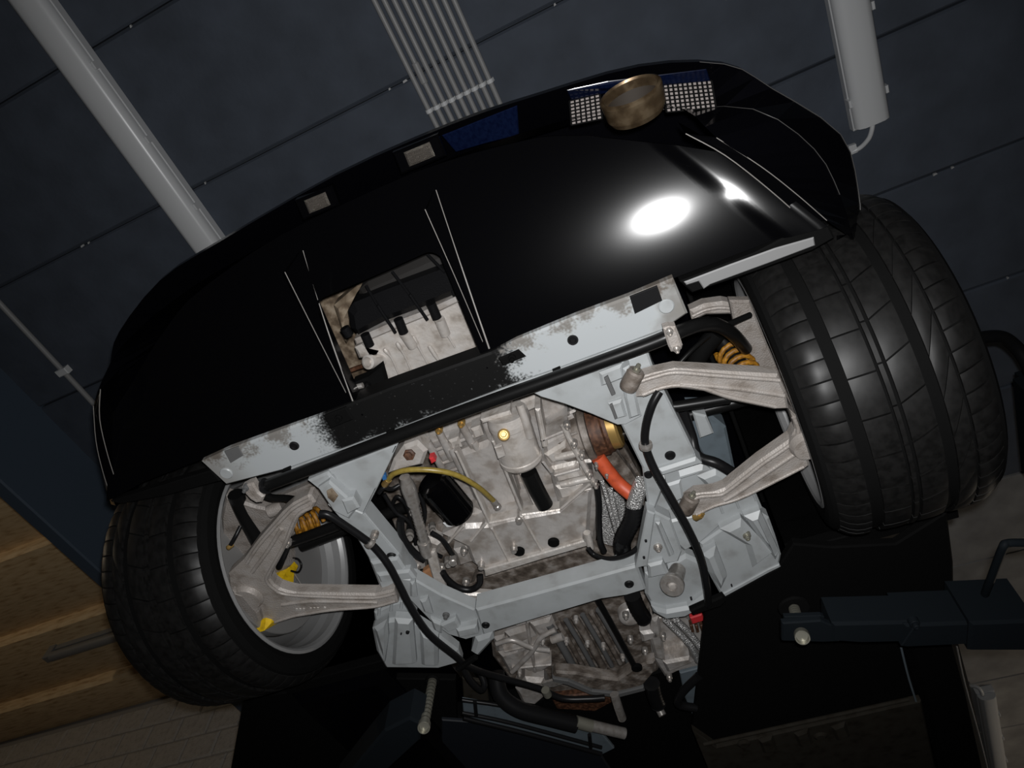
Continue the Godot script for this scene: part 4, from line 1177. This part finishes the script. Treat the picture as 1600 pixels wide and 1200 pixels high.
func window_parts():
	# seen through the service window of the diffuser
	cslab(car, "bay_panel", [470, 460, 600, 400, 720, 360, 780, 560, 590, 640, 520, 620], 1.62, 0.02, M.beige, 0.004)
	var s := st()
	s = st()
	slab(s, P([520, 480, 560, 446, 600, 425, 560, 470, 545, 500, 540, 540], 1.50), D * 0.05, 0.012); part(car, "pipe_shield", s, M.beige)
	var eng := cslab(car, "engine_casting", [555, 528, 600, 505, 700, 470, 715, 466, 770, 560, 690, 600, 608, 620, 570, 560], 1.36, 0.12, M.cast_light, 0.012, "pale engine casting behind the window")
	# draped ribs
	for q in [[600, 545, 612, 560, 625, 590], [620, 535, 632, 556, 645, 585], [645, 525, 658, 550, 672, 575], [670, 540, 690, 570, 700, 580], [695, 515, 703, 530, 711, 543], [585, 560, 600, 575, 610, 600]]:
		chose(eng, "casting_rib", [q[0], q[1], 1.352, q[2], q[3], 1.352, q[4], q[5], 1.352], [0.004, 0.005, 0.005, 0.003, 0.002], M.cast_light, "", 4, 8)
	for q in [[631, 520, 645, 541], [686, 498, 696, 522]]:
		chose(eng, "stud_boss", [q[0], q[1], 1.335, q[2], q[3], 1.345], [0.0115], M.cast_light, "", 4, 14)
	s = st()
	slab(s, P([553, 531, 600, 510, 660, 488, 718, 462, 722, 470, 690, 486, 640, 506, 590, 527, 556, 541], 1.335), D * 0.04, 0.004); part(eng, "gasket_flange", s, M.cast)
	# black cover, two tiers with webs
	var cv := cslab(car, "engine_cover", [541, 490, 550, 478, 600, 458, 690, 425, 716, 418, 730, 455, 716, 462, 660, 484, 600, 506, 558, 528, 546, 518], 1.315, 0.10, M.plastic_cover, 0.016, "black plastic engine cover")
	s = st()
	slab(s, P([558, 472, 560, 455, 572, 444, 600, 432, 660, 405, 706, 385, 716, 415, 690, 424, 600, 457], 1.36), D * 0.08, 0.012); part(cv, "upper_tier", s, mat("cover_brown", Color(0.009, 0.0078, 0.007), 0.6))
	for q in [[572, 447, 590, 477], [613, 425, 640, 460], [668, 398, 695, 425], [590, 477, 618, 520], [640, 460, 668, 500], [695, 425, 710, 462]]:
		chose(cv, "cover_web", [q[0], q[1], 1.352 if q[1] < 459 and q[3] < 480 else 1.312, q[2], q[3], 1.312], [0.0035], M.plastic_cover, "", 3, 8)
	for q in [[673, 474, 683, 497], [622, 498, 631, 520], [570, 522, 578, 540], [538, 512, 546, 524]]:
		var p := chose(cv, "bolt_post", [q[0], q[1], 1.325, q[2], q[3], 1.325], [0.0105], M.plastic_cover, "", 3, 14)
	# outlet stub
	s = st()
	var o := H(580, 565, 1.33)
	var ax := Vector3(-0.2, -0.8, 0.5)
	lathe(s, [[0.0, -0.04], [0.014, -0.04], [0.014, 0.0], [0.0165, 0.002], [0.0165, 0.012], [0.0115, 0.014], [0.0105, -0.01], [0, -0.012]], o, ax, 24)
	part(eng, "outlet_stub", s, M.cast_light)
	cslab(eng, "stub_arm", [553, 545, 570, 538, 600, 545, 590, 562, 560, 562], 1.36, 0.03, M.cast_light, 0.008)
	chose(car, "brake_pipe", [540, 582, 1.45, 560, 574, 1.45, 590, 566, 1.42], [0.006], M.rust)
	cslab(car, "black_bracket", [550, 600, 575, 590, 595, 575, 602, 600, 604, 612, 580, 618, 556, 620], 1.25, 0.03, M.liner, 0.004)
	bolt(car, 573, 604, 1.24, 0.005, M.bar_black)
	chose(car, "cable_end", [552, 606, 1.2, 567, 602, 1.2], [0.006], M.steel)

func engine_front():
	# engine forward of the cross-member
	var eb := cslab(car, "engine_block", [765, 985, 850, 955, 960, 925, 1010, 935, 1040, 975, 1030, 1050, 960, 1090, 860, 1085, 800, 1070, 770, 1030], 1.34, 0.12, M.cast_dark, 0.012, "grimy engine block ahead of the cross-member")
	# long ribs along the sump, rounded housings beside them
	for i in 7:
		var x := 858.0 + i * 13.0
		var y := 976.0 - i * 4.0
		chose(eb, "sump_rib", [x, y, 1.30, x + 24, y + 40, 1.295, x + 46, y + 80, 1.30], [0.0075 if i % 3 else 0.011], M.cast_dark if i % 2 else M.dull_grey, "", 3, 10)
	for q in [[806, 1004, 0.040, 0.35], [838, 1030, 0.046, 0.4], [985, 962, 0.034, 0.4]]:
		var s0 := st()
		var pr := []
		for k in 9:
			var t := PI / 2 * k / 8.0
			pr.append([q[2] * pow(cos(t), 0.7), q[2] * q[3] * sin(t)])
		pr[8][0] = 0.0
		lathe(s0, [[0.0, -0.02], [q[2], -0.02]] + pr, H(q[0], q[1], 1.315), Vector3(0.15, -1, 0.1), 22)
		part(eb, "rounded_housing", s0, M.cast)
	for q in [[788, 992, 826, 980, 838, 998, 800, 1012], [826, 976, 862, 966, 872, 988, 842, 998], [778, 1024, 812, 1014, 826, 1046, 796, 1056], [770, 1000, 788, 996, 794, 1018, 776, 1022]]:
		cslab(eb, "casting_boss", q, 1.295, 0.05, M.cast, 0.012)
	for q in [[776, 1006, 800, 1000, 830, 1012, 858, 1016], [800, 1050, 830, 1020, 846, 996, 868, 984]]:
		chose(eb, "oil_gallery", [q[0], q[1], 1.28, q[2], q[3], 1.275, q[4], q[5], 1.275, q[6], q[7], 1.28], [0.0075], M.cast, "", 4, 12)
	for q in [[806, 978, 860, 962], [788, 1020, 846, 1006], [800, 1046, 862, 1040], [822, 970, 836, 1052]]:
		var s1 := st(); bar(s1, H(q[0], q[1], 1.285), H(q[2], q[3], 1.285), 0.009, D * 0.05, 0.003); part(eb, "casting_web", s1, M.cast)
	chose(eb, "stud_boss", [862, 1000, 1.285, 880, 994, 1.285], [0.012], M.cast, "", 3, 14)
	for q in [[900, 968], [885, 1002], [918, 1005], [943, 1010], [973, 1027], [848, 1002], [812, 1052]]:
		bolt(eb, q[0], q[1], 1.28, 0.0045, M.cast)
	# swept bracket carrying the link
	var s := st()
	slab(s, P([862, 1058, 888, 1062, 925, 1078, 965, 1082, 1005, 1072, 1022, 1052, 1024, 1034, 1010, 1036, 985, 1048, 965, 1062, 945, 1060, 900, 1052, 868, 1050], 1.24), D * 0.03, 0.006)
	var br := part(car, "engine_bracket", s, M.cast_dark, "curved cast engine bracket")
	s = st(); slab(s, P([863, 1060, 888, 1064, 925, 1080, 965, 1084, 1006, 1074, 1008, 1080, 965, 1091, 922, 1086, 886, 1071, 864, 1066], 1.232), D * 0.04, 0.003); part(br, "bracket_edge", s, M.dull_grey)
	var rod := chose(car, "link_rod", [905, 888, 1.26, 950, 965, 1.25, 992, 1042, 1.24], [0.0085], M.bar_black, "long black link rod", 4, 14)
	s = st(); lathe(s, [[0.0, 0.0], [0.008, 0.0], [0.008, 0.012], [0.005, 0.014], [0, 0.014]], H(907, 888, 1.25), Vector3.DOWN, 14); part(rod, "rod_cap", s, M.steel)
	s = st(); lathe(s, [[0.0, -0.004], [0.0155, -0.004], [0.0155, 0.004], [0.012, 0.006], [0, 0.006]], H(995, 1043, 1.236), Vector3.DOWN, 24); part(rod, "rod_eye", s, M.liner)
	# right hand front castings
	cslab(car, "side_casting", [1010, 965, 1060, 960, 1100, 990, 1098, 1040, 1060, 1050, 1040, 1060, 1020, 1030], 1.33, 0.05, M.cast, 0.008)
	for q in [[1018, 970, 1030, 965, 1036, 1000, 1040, 1035, 1024, 1030, 1016, 1000], [1036, 1036, 1078, 1028, 1086, 1036, 1044, 1052], [1000, 990, 1030, 985, 1034, 996, 1004, 1006]]:
		cslab(car, "casting_web", q, 1.28, 0.05, M.cast, 0.008)
	for q in [[985, 1000], [1008, 1018], [978, 962], [1036, 995], [1046, 1059]]: bolt(car, q[0], q[1], 1.27, 0.006, M.steel)
	chose(car, "foil_pipe", [1040, 968, 1.26, 1062, 990, 1.26, 1080, 1010, 1.26, 1091, 1032, 1.27], [0.0095], M.foil, "silver foil-wrapped pipe", 5)
	chose(car, "foil_pipe", [1056, 968, 1.26, 1080, 992, 1.26, 1100, 1020, 1.26], [0.0095], M.foil, "silver foil-wrapped pipe", 5)
	s = st(); slab(s, P([1078, 966, 1097, 960, 1101, 970, 1082, 976], 1.25), D * 0.02, 0.003); part(car, "connector_block", s, M.red, "small red connector")
	for i in 4:
		s = st(); var x := 1078.0 + i * 8; slab(s, P([x, 978, x + 4, 977, x + 7, 988, x + 3, 989], 1.25), D * 0.02, 0.002); part(car, "connector_pin", s, M.rust)
	bellows(car, "rubber_gaiter", [988, 930, 1.24, 996, 950, 1.24, 1006, 966, 1.25], 0.022, 4, M.hose)
	bellows(car, "rubber_gaiter", [1018, 1068, 1.24, 1022, 1085, 1.24, 1028, 1100, 1.24], 0.024, 4, M.hose)
	s = st(); lathe(s, [[0.0, 0], [0.012, 0], [0.012, 0.02], [0, 0.021]], H(1030, 1108, 1.24), Vector3(0.2, -0.6, -0.3), 16); part(car, "steel_stub", s, M.steel)
	# exhaust-side steel tube and coupling at the bottom
	var tb := chose(car, "coolant_tube", [960, 1085, 1.2, 966, 1105, 1.19, 972, 1122, 1.19], [0.013], M.steel, "bright steel tube", 4, 16)
	s = st(); lathe(s, [[0.0, 0.0], [0.018, 0], [0.018, 0.05], [0.015, 0.052], [0, 0.052]], H(900, 1128, 1.18), H(975, 1148, 1.18) - H(900, 1128, 1.18), 20); part(tb, "coupling", s, M.zinc)
	chose(tb, "tube_end", [925, 1134, 1.18, 950, 1140, 1.18, 976, 1146, 1.18], [0.0165], M.steel, "", 3, 16)
	cslab(car, "pump_body", [820, 1062, 850, 1064, 860, 1085, 838, 1104, 815, 1100, 805, 1080], 1.28, 0.05, M.cast, 0.012)
	s = st(); slab(s, P([846, 1068, 880, 1058, 884, 1068, 866, 1074, 850, 1076], 1.24), D * 0.006, 0.002); part(car, "steel_tab", s, M.steel)
	chose(car, "coolant_hose", [775, 1050, 1.24, 782, 1085, 1.2, 810, 1108, 1.18, 860, 1122, 1.18, 900, 1132, 1.18], [0.024], M.hose, "thick black coolant hose", 6, 18)
	chose(car, "coolant_hose", [722, 1042, 1.2, 736, 1064, 1.19, 752, 1078, 1.19, 757, 1068, 1.2, 750, 1050, 1.22], [0.0095], M.hose, "", 5)
	cslab(car, "amber_panel", [722, 1060, 760, 1066, 764, 1096, 724, 1092], 1.3, 0.01, M.tray_brown, 0.003)
	cslab(car, "rusty_shield", [860, 1090, 940, 1082, 960, 1096, 930, 1112, 870, 1108], 1.3, 0.02, M.rust, 0.004)

func bellows(parent: Node3D, called: String, a: Array, rad: float, rings: int, m: Material, label := "") -> MeshInstance3D:
	var p := curve(P3(a), rings * 2)
	var r := []
	for i in p.size(): r.append(rad * (1.0 if i % 2 < 1 else 0.84))
	var s := st()
	tube(s, p, r, 18)
	return part(parent, called, s, m, label)

func pipes():
	# amber hose over the filter
	var h := chose(car, "amber_hose", [606, 750, 1.19, 616, 740, 1.18, 640, 734, 1.17, 680, 735, 1.17, 715, 743, 1.18, 747, 761, 1.2, 771, 782, 1.235], [0.0062], M.amber_hose, "translucent amber hose", 6)
	var s := st(); lathe(s, [[0.0, 0.0], [0.0075, 0.0], [0.0075, 0.016], [0.009, 0.018], [0.009, 0.026], [0, 0.027]], H(771, 782, 1.235), H(783, 800, 1.235) - H(771, 782, 1.235), 12); part(h, "hose_fitting", s, M.steel)
	chose(h, "hose_fitting", [601, 757, 1.2, 607, 749, 1.19], [0.008], M.brass, "", 3)
	s = st(); slab(s, P([595, 745, 602, 742, 604, 750, 598, 752], 1.18), D * 0.01, 0.002); part(car, "blue_clip", s, M.blue_clip, "small blue clip")
	chose(car, "wiring_loom", [592, 770, 1.2, 600, 762, 1.2, 612, 764, 1.21, 624, 758, 1.22], [0.005], M.hose)
	# braided steel flexible pipe
	var f := chose(car, "flexible_pipe", [632, 745, 1.23, 640, 768, 1.23, 646, 786, 1.23], [0.0125, 0.013, 0.0165, 0.018, 0.018, 0.0175, 0.0165], M.steel, "braided steel flexible pipe", 4, 18)
	bellows(f, "corrugated_sleeve", [646, 786, 1.23, 654, 815, 1.23, 663, 846, 1.23], 0.0135, 6, M.steel)
	chose(f, "pipe_collar", [662, 846, 1.23, 668, 866, 1.23], [0.0165], M.steel, "", 3, 18)
	s = st(); slab(s, P([664, 864, 680, 862, 690, 900, 702, 932, 692, 932, 676, 905], 1.22), D * 0.012, 0.004); part(f, "pipe_strap", s, M.cast_light)
	for q in [[612, 790, 622, 776, 640, 800, 636, 840], [655, 770, 664, 800, 660, 850, 690, 870], [600, 772, 618, 800, 640, 816, 650, 850]]:
		chose(car, "wiring_loom", [q[0], q[1], 1.30, q[2], q[3], 1.29, q[4], q[5], 1.29, q[6], q[7], 1.30], [0.0055], M.hose, "", 5)
	for q in [[640, 838, 0.011], [676, 826, 0.009], [644, 800, 0.008], [700, 880, 0.010], [655, 905, 0.009]]:
		s = st(); lathe(s, [[0.0, -0.02], [q[2], -0.02], [q[2], 0.0], [q[2] * 0.7, 0.004], [q[2] * 0.7, 0.014], [0, 0.014]], H(q[0], q[1], 1.25), Vector3(0.3, -0.9, 0.2), 12); part(car, "hose_union", s, M.steel)
	chose(car, "coolant_hose", [626, 812, 1.22, 627, 832, 1.22, 634, 848, 1.22, 650, 866, 1.22, 664, 874, 1.22], [0.0095], M.hose, "", 5)
	chose(car, "fuel_hose", [674, 832, 1.23, 690, 842, 1.23, 700, 855, 1.23, 708, 868, 1.24], [0.006], M.hose, "", 5)
	s = st(); lathe(s, [[0.0, 0.0], [0.011, 0.0], [0.011, 0.02], [0.008, 0.022], [0, 0.022]], H(708, 872, 1.235), Vector3(0.1, -0.9, 0.1), 12); part(car, "hose_union", s, M.steel)
	chose(car, "coolant_hose", [692, 894, 1.22, 700, 906, 1.22, 716, 918, 1.22, 736, 921, 1.22, 749, 912, 1.22, 750, 898, 1.23], [0.0085], M.hose, "", 5)
	# black brake hoses along both rails
	h = chose(car, "brake_hose", [1030, 612, 1.13, 1018, 635, 1.12, 1009, 668, 1.12, 1009, 697, 1.12, 1022, 732, 1.11, 1047, 776, 1.09, 1078, 832, 1.08, 1096, 875, 1.08, 1104, 915, 1.08, 1107, 945, 1.10], [0.0085], M.hose, "black hose along the right rail", 6)
	s = st(); lathe(s, [[0.0, -0.006], [0.013, -0.006], [0.014, 0.0], [0.013, 0.006], [0, 0.006]], H(1009, 696, 1.12), H(1009, 700, 1.12) - H(1008, 690, 1.12), 16); part(h, "hose_clip", s, M.steel)
	s = st(); slab(s, P([1078, 955, 1130, 932, 1136, 940, 1128, 948, 1084, 962], 1.11), D * 0.015, 0.004); part(h, "hose_bracket", s, M.liner)
	h = chose(car, "brake_hose", [500, 803, 1.13, 512, 804, 1.13, 532, 816, 1.13, 568, 841, 1.13, 588, 858, 1.13, 608, 884, 1.12, 626, 918, 1.11, 641, 947, 1.10, 670, 990, 1.09, 712, 1025, 1.10, 730, 1040, 1.12, 765, 1054, 1.16, 840, 1075, 1.18, 878, 1091, 1.18, 918, 1092, 1.18, 945, 1090, 1.18], [0.0088], M.hose, "black hose along the left rail", 6)
	s = st(); lathe(s, [[0.0, -0.006], [0.013, -0.006], [0.014, 0.0], [0.013, 0.006], [0, 0.006]], H(578, 848, 1.13), H(586, 855, 1.13) - H(570, 842, 1.13), 16); part(h, "hose_clip", s, M.steel)
	bolt(h, 585, 837, 1.12, 0.006, M.steel)
	s = st(); bar(s, H(714, 1050, 1.09), H(744, 1030, 1.09), 0.012, D * 0.012, 0.003); part(h, "hose_bracket", s, M.liner)
	chose(h, "hose_band", [852, 1078, 1.172, 856, 1086, 1.172], [0.012], M.zinc, "", 3)
	# orange hose, foil collar, ribbed duct
	h = chose(car, "orange_hose", [934, 714, 1.26, 950, 736, 1.25, 968, 757, 1.24, 990, 775, 1.22], [0.0165], M.orange, "orange-red hose", 5, 18)
	for q in [[936, 728], [952, 742]]: bolt(h, q[0] - 4, q[1], 1.235, 0.003, M.steel)
	chose(car, "foil_collar", [1004, 752, 1.2, 996, 772, 1.2, 990, 792, 1.2], [0.017, 0.019, 0.018], M.foil, "crinkled foil collar", 4, 18)
	bellows(car, "ribbed_duct", [992, 790, 1.2, 988, 812, 1.19, 978, 832, 1.19, 972, 850, 1.2, 976, 880, 1.24], 0.0215, 4, M.hose, "black ribbed duct")
	chose(car, "wiring_loom", [932, 752, 1.24, 936, 785, 1.23, 936, 815, 1.23, 938, 845, 1.23, 944, 862, 1.23], [0.0075], M.hose, "", 5)
	chose(car, "wiring_loom", [919, 856, 1.225, 928, 866, 1.22, 946, 873, 1.2, 968, 871, 1.18, 986, 864, 1.165, 996, 856, 1.165], [0.006], M.hose, "", 5)
	chose(car, "silver_pipe", [941, 752, 1.25, 950, 785, 1.25, 963, 832, 1.26], [0.005], M.foil, "thin silver pipe", 4)
	chose(car, "silver_pipe", [953, 764, 1.26, 960, 795, 1.26, 968, 826, 1.27], [0.007], M.foil, "thin silver pipe", 4)

# ---------------------------------------------------------------- black undertray, sills
func underfloor():
	var s := st()
	# big closed black floor panel right of the engine, forward of the axle
	slab(s, P([1104, 950, 1128, 935, 1215, 888, 1240, 850, 1300, 855, 1400, 850, 1480, 800, 1490, 880, 1492, 1000, 1420, 1100, 1120, 1168, 1082, 1140], 1.2), D * 0.02, 0.004)
	part(car, "floor_panel", s, M.liner, "matt black floor panel")
	s = st()
	slab(s, P([1082, 1142, 1120, 1168, 1420, 1100, 1440, 1096, 1470, 1240, 1130, 1260], 1.16), D * 0.02, 0.004)
	var ft := part(car, "belly_tray", s, M.tray_brown, "dull brown belly tray with bumps")
	s = st(); tube(s, P3([1100, 1163, 1.158, 1120, 1158, 1.158, 1420, 1092, 1.158]), 0.006, 8); part(ft, "tray_lip", s, M.tray_brown)
	for q in [[1186, 1160], [1242, 1150], [1300, 1140]]:
		s = st(); slab(s, P([q[0], q[1], q[0] + 22, q[1] - 8, q[0] + 30, q[1] + 14, q[0] + 8, q[1] + 20], 1.15), D * 0.02, 0.008); part(ft, "tray_bump", s, M.tray_brown)
	for q in [[1162, 1162], [1282, 1150]]:
		s = st(); lathe(s, [[0.0, -0.004], [0.016, -0.004], [0.02, 0.0], [0.012, 0.006], [0, 0.006]], H(q[0], q[1], 1.158), Vector3.DOWN, 20); part(ft, "tray_grommet", s, M.tray_brown)
	# sills and body sides
	s = st()
	slab(s, P([1410, 1000, 1495, 985, 1520, 1080, 1550, 1220, 1480, 1240, 1440, 1100], 1.17), D * 0.25, 0.02)
	var sill := part(car, "side_sill", s, M.liner)
	chose(sill, "sill_edge", [1408, 1012, 1.165, 1420, 1060, 1.165, 1438, 1120, 1.165, 1450, 1190, 1.165], [0.003], M.blue_grey, "pale edge of the sill", 4, 8)
	chose(sill, "sill_edge", [1495, 1010, 1.165, 1508, 1070, 1.165, 1530, 1150, 1.165, 1545, 1210, 1.165], [0.002], M.pale_edge, "", 4, 8)
	s = st()
	boxx(s, Vector3(-0.95, EYE.y + 1.22, -3.2), Vector3(-0.62, EYE.y + 1.5, -0.46), 0.03)
	part(car, "side_sill", s, M.body_black)
	s = st()
	boxx(s, Vector3(-0.62, EYE.y + 1.34, -3.2), Vector3(0.62, EYE.y + 1.4, -0.9), 0.01)
	part(car, "floor_panel", s, M.liner)
	s = st()
	boxx(s, Vector3(-0.64, EYE.y + 1.75, -1.0), Vector3(0.64, EYE.y + 1.8, 0.5), 0.01)
	boxx(s, Vector3(-0.8, EYE.y + 1.8, -3.2), Vector3(0.8, EYE.y + 1.84, 0.45), 0.02)
	part(car, "body_shell", s, M.body_black)
	for sx in [-1.0, 1.0]:
		s = st()
		slab(s, [Vector3(sx * 0.56, EYE.y + 1.24, -0.42), Vector3(sx * 0.56, EYE.y + 1.24, -0.46), Vector3(sx * 0.95, EYE.y + 1.24, -0.46), Vector3(sx * 0.95, EYE.y + 1.24, -0.42)], D * 0.5, 0.003)
		slab(s, [Vector3(sx * 0.545, EYE.y + 1.45, -0.45), Vector3(sx * 0.555, EYE.y + 1.45, -0.45), Vector3(sx * 0.555, EYE.y + 1.45, 0.43), Vector3(sx * 0.545, EYE.y + 1.45, 0.43)], D * 0.35, 0.002)
		part(car, "arch_wall", s, M.liner)
	# blue-grey panels and black seals between engine and front floor
	var fp := cslab(car, "front_panel", [722, 1094, 800, 1108, 940, 1146, 960, 1170, 940, 1180, 724, 1118], 1.2, 0.01, M.blue_grey, 0.003, "blue-grey floor panel with black seals")
	chose(fp, "seal_strip", [722, 1094, 1.195, 780, 1102, 1.195, 850, 1118, 1.195], [0.006], M.hose, "", 4, 8)
	chose(fp, "seal_strip", [722, 1114, 1.195, 800, 1130, 1.195, 940, 1168, 1.195], [0.006], M.hose, "", 4, 8)
	chose(fp, "seal_strip", [724, 1122, 1.195, 830, 1148, 1.195, 940, 1178, 1.195], [0.007], M.hose, "", 4, 8)
	for q in [[742, 1096, 744, 1118], [921, 1148, 923, 1168]]: chose(fp, "seal_strip", [q[0], q[1], 1.19, q[2], q[3], 1.19], [0.006], M.hose, "", 3, 8)
	cslab(car, "floor_panel", [690, 1125, 760, 1130, 940, 1182, 990, 1260, 690, 1260], 1.24, 0.01, mat("dark_blue", Color(0.008, 0.010, 0.014), 0.5), 0.003)
	cslab(car, "floor_panel", [380, 1092, 600, 1060, 712, 1062, 716, 1180, 690, 1260, 350, 1260], 1.26, 0.02, M.liner, 0.004)
	cslab(car, "tower_panel", [1062, 1052, 1092, 1044, 1104, 1120, 1096, 1150, 1070, 1090], 1.25, 0.01, M.blue_grey, 0.003)
	chose(car, "coolant_hose", [1092, 1056, 1.2, 1066, 1082, 1.2, 1060, 1100, 1.2, 1088, 1106, 1.2], [0.012], M.hose, "", 5)

# ---------------------------------------------------------------- the lift
func lift():
	var v := thing("vehicle_lift", "dark blue two-post vehicle lift holding the car, its arm and column right of the tyre", "vehicle lift", Vector3(1.46, 0, -1.0))
	# right arm
	var s := st()
	slab(s, P([1516, 974, 1620, 970, 1640, 1018, 1513, 1018], 0.965), D * 0.11, 0.006)
	var a := part(v, "lift_arm", s, M.lift_paint, "telescopic arm ahead of the right tyre")
	s = st(); slab(s, P([1300, 975, 1345, 974, 1432, 972, 1432, 1004, 1345, 1006, 1300, 1003], 0.98), D * 0.07, 0.006); part(a, "inner_tube", s, M.lift_paint)
	s = st(); slab(s, P([1412, 977, 1523, 973, 1523, 1008, 1413, 1013], 0.975), D * 0.085, 0.006); part(a, "middle_tube", s, M.lift_paint)
	s = st(); slab(s, P([1222, 974, 1283, 970, 1312, 982, 1312, 1003, 1285, 1004, 1222, 1002], 0.985), D * 0.012, 0.003); part(a, "pad_fork", s, M.lift_paint)
	s = st(); slab(s, P([1225, 964, 1283, 962, 1312, 973, 1312, 978, 1283, 968, 1225, 970], 1.03), D * 0.01, 0.002); part(a, "pad_fork", s, M.lift_paint)
	s = st(); bar(s, H(1410, 1010, 0.965), H(1432, 978, 0.965), 0.006, D * 0.012, 0.002); part(a, "stop_plate", s, M.lift_paint)
	bolt(a, 1429, 974, 0.97, 0.007, M.lift_paint)
	bolt(a, 1313, 972, 1.0, 0.005, M.steel)
	s = st(); tube(s, curve(P3([1539, 928, 1.03, 1548, 905, 1.0, 1566, 858, 0.97, 1574, 849, 0.97, 1600, 848, 0.97, 1640, 848, 0.97])), 0.008, 10); part(a, "arm_handle", s, M.lift_paint)
	pad(v, H(1254, 997, 0.955), H(1240, 948, 1.12), 0.036, "screw pad in the right fork")
	# left arm, mostly in the dark
	s = st(); slab(s, P([560, 1190, 600, 1142, 640, 1122, 660, 1132, 656, 1158, 610, 1200, 570, 1240, 520, 1240], 0.98), D * 0.08, 0.006); part(v, "lift_arm", s, M.lift_paint, "arm in deep shade below the left tyre")
	pad(v, H(662, 1138, 0.955), H(676, 1062, 1.18), 0.02, "screw pad of the left arm")
	# right column with hose
	var cx := EYE.x + 0.93
	s = st(); boxx(s, Vector3(cx, 0.02, -1.2), Vector3(cx + 0.3, 2.95, -0.8), 0.01)
	var c := part(v, "column", s, M.lift_paint)
	s = st(); boxx(s, Vector3(cx - 0.03, 2.3, -1.2), Vector3(cx + 0.02, 2.9, -0.78), 0.008); part(c, "carriage", s, M.lift_paint)
	s = st(); boxx(s, Vector3(cx - 0.03, 0.0, -1.3), Vector3(cx + 0.4, 0.03, -0.6), 0.004); part(c, "base_plate", s, M.lift_paint)
	for i in 5:
		s = st(); lathe(s, [[0.0, 0.0], [0.014, 0.0], [0.014, 0.012], [0.008, 0.012], [0.008, 0.03], [0, 0.03]], Vector3(cx - 0.03, 2.34 + i * 0.07, -1.0), Vector3(-1, 0, 0), 6); part(c, "carriage_bolt", s, M.steel)
	chose(v, "hydraulic_hose", [1519, 532, 1.86, 1540, 527, 1.87, 1565, 527, 1.88, 1585, 540, 1.88, 1602, 562, 1.86, 1625, 610, 1.82], [0.02], M.hose, "black hydraulic hose", 5)

func pad(v: Node3D, lo: Vector3, hi: Vector3, disc: float, label: String):
	var s := st()
	var n := lo.distance_to(hi)
	var prof := [[0.0115, 0.012], [0.0125, 0.0], [0.0145, 0.0], [0.0155, 0.002], [0.0155, 0.02], [0.0125, 0.022]]
	for i in 24: prof.append([0.0125 if i % 2 else 0.0108, 0.024 + i * (n - 0.03) / 23.0])
	prof.append([0.0, n - 0.005])
	lathe(s, [[0.0, 0.012]] + prof, lo, hi - lo, 20)
	var p := part(v, "screw_pad", s, M.zinc, label)
	s = st(); lathe(s, [[0.0, -0.006], [disc * 0.95, -0.006], [disc, 0.0], [disc * 0.95, 0.004], [0, 0.004]], hi, Vector3.UP, 28); part(p, "pad_disc", s, M.tyre_wall)
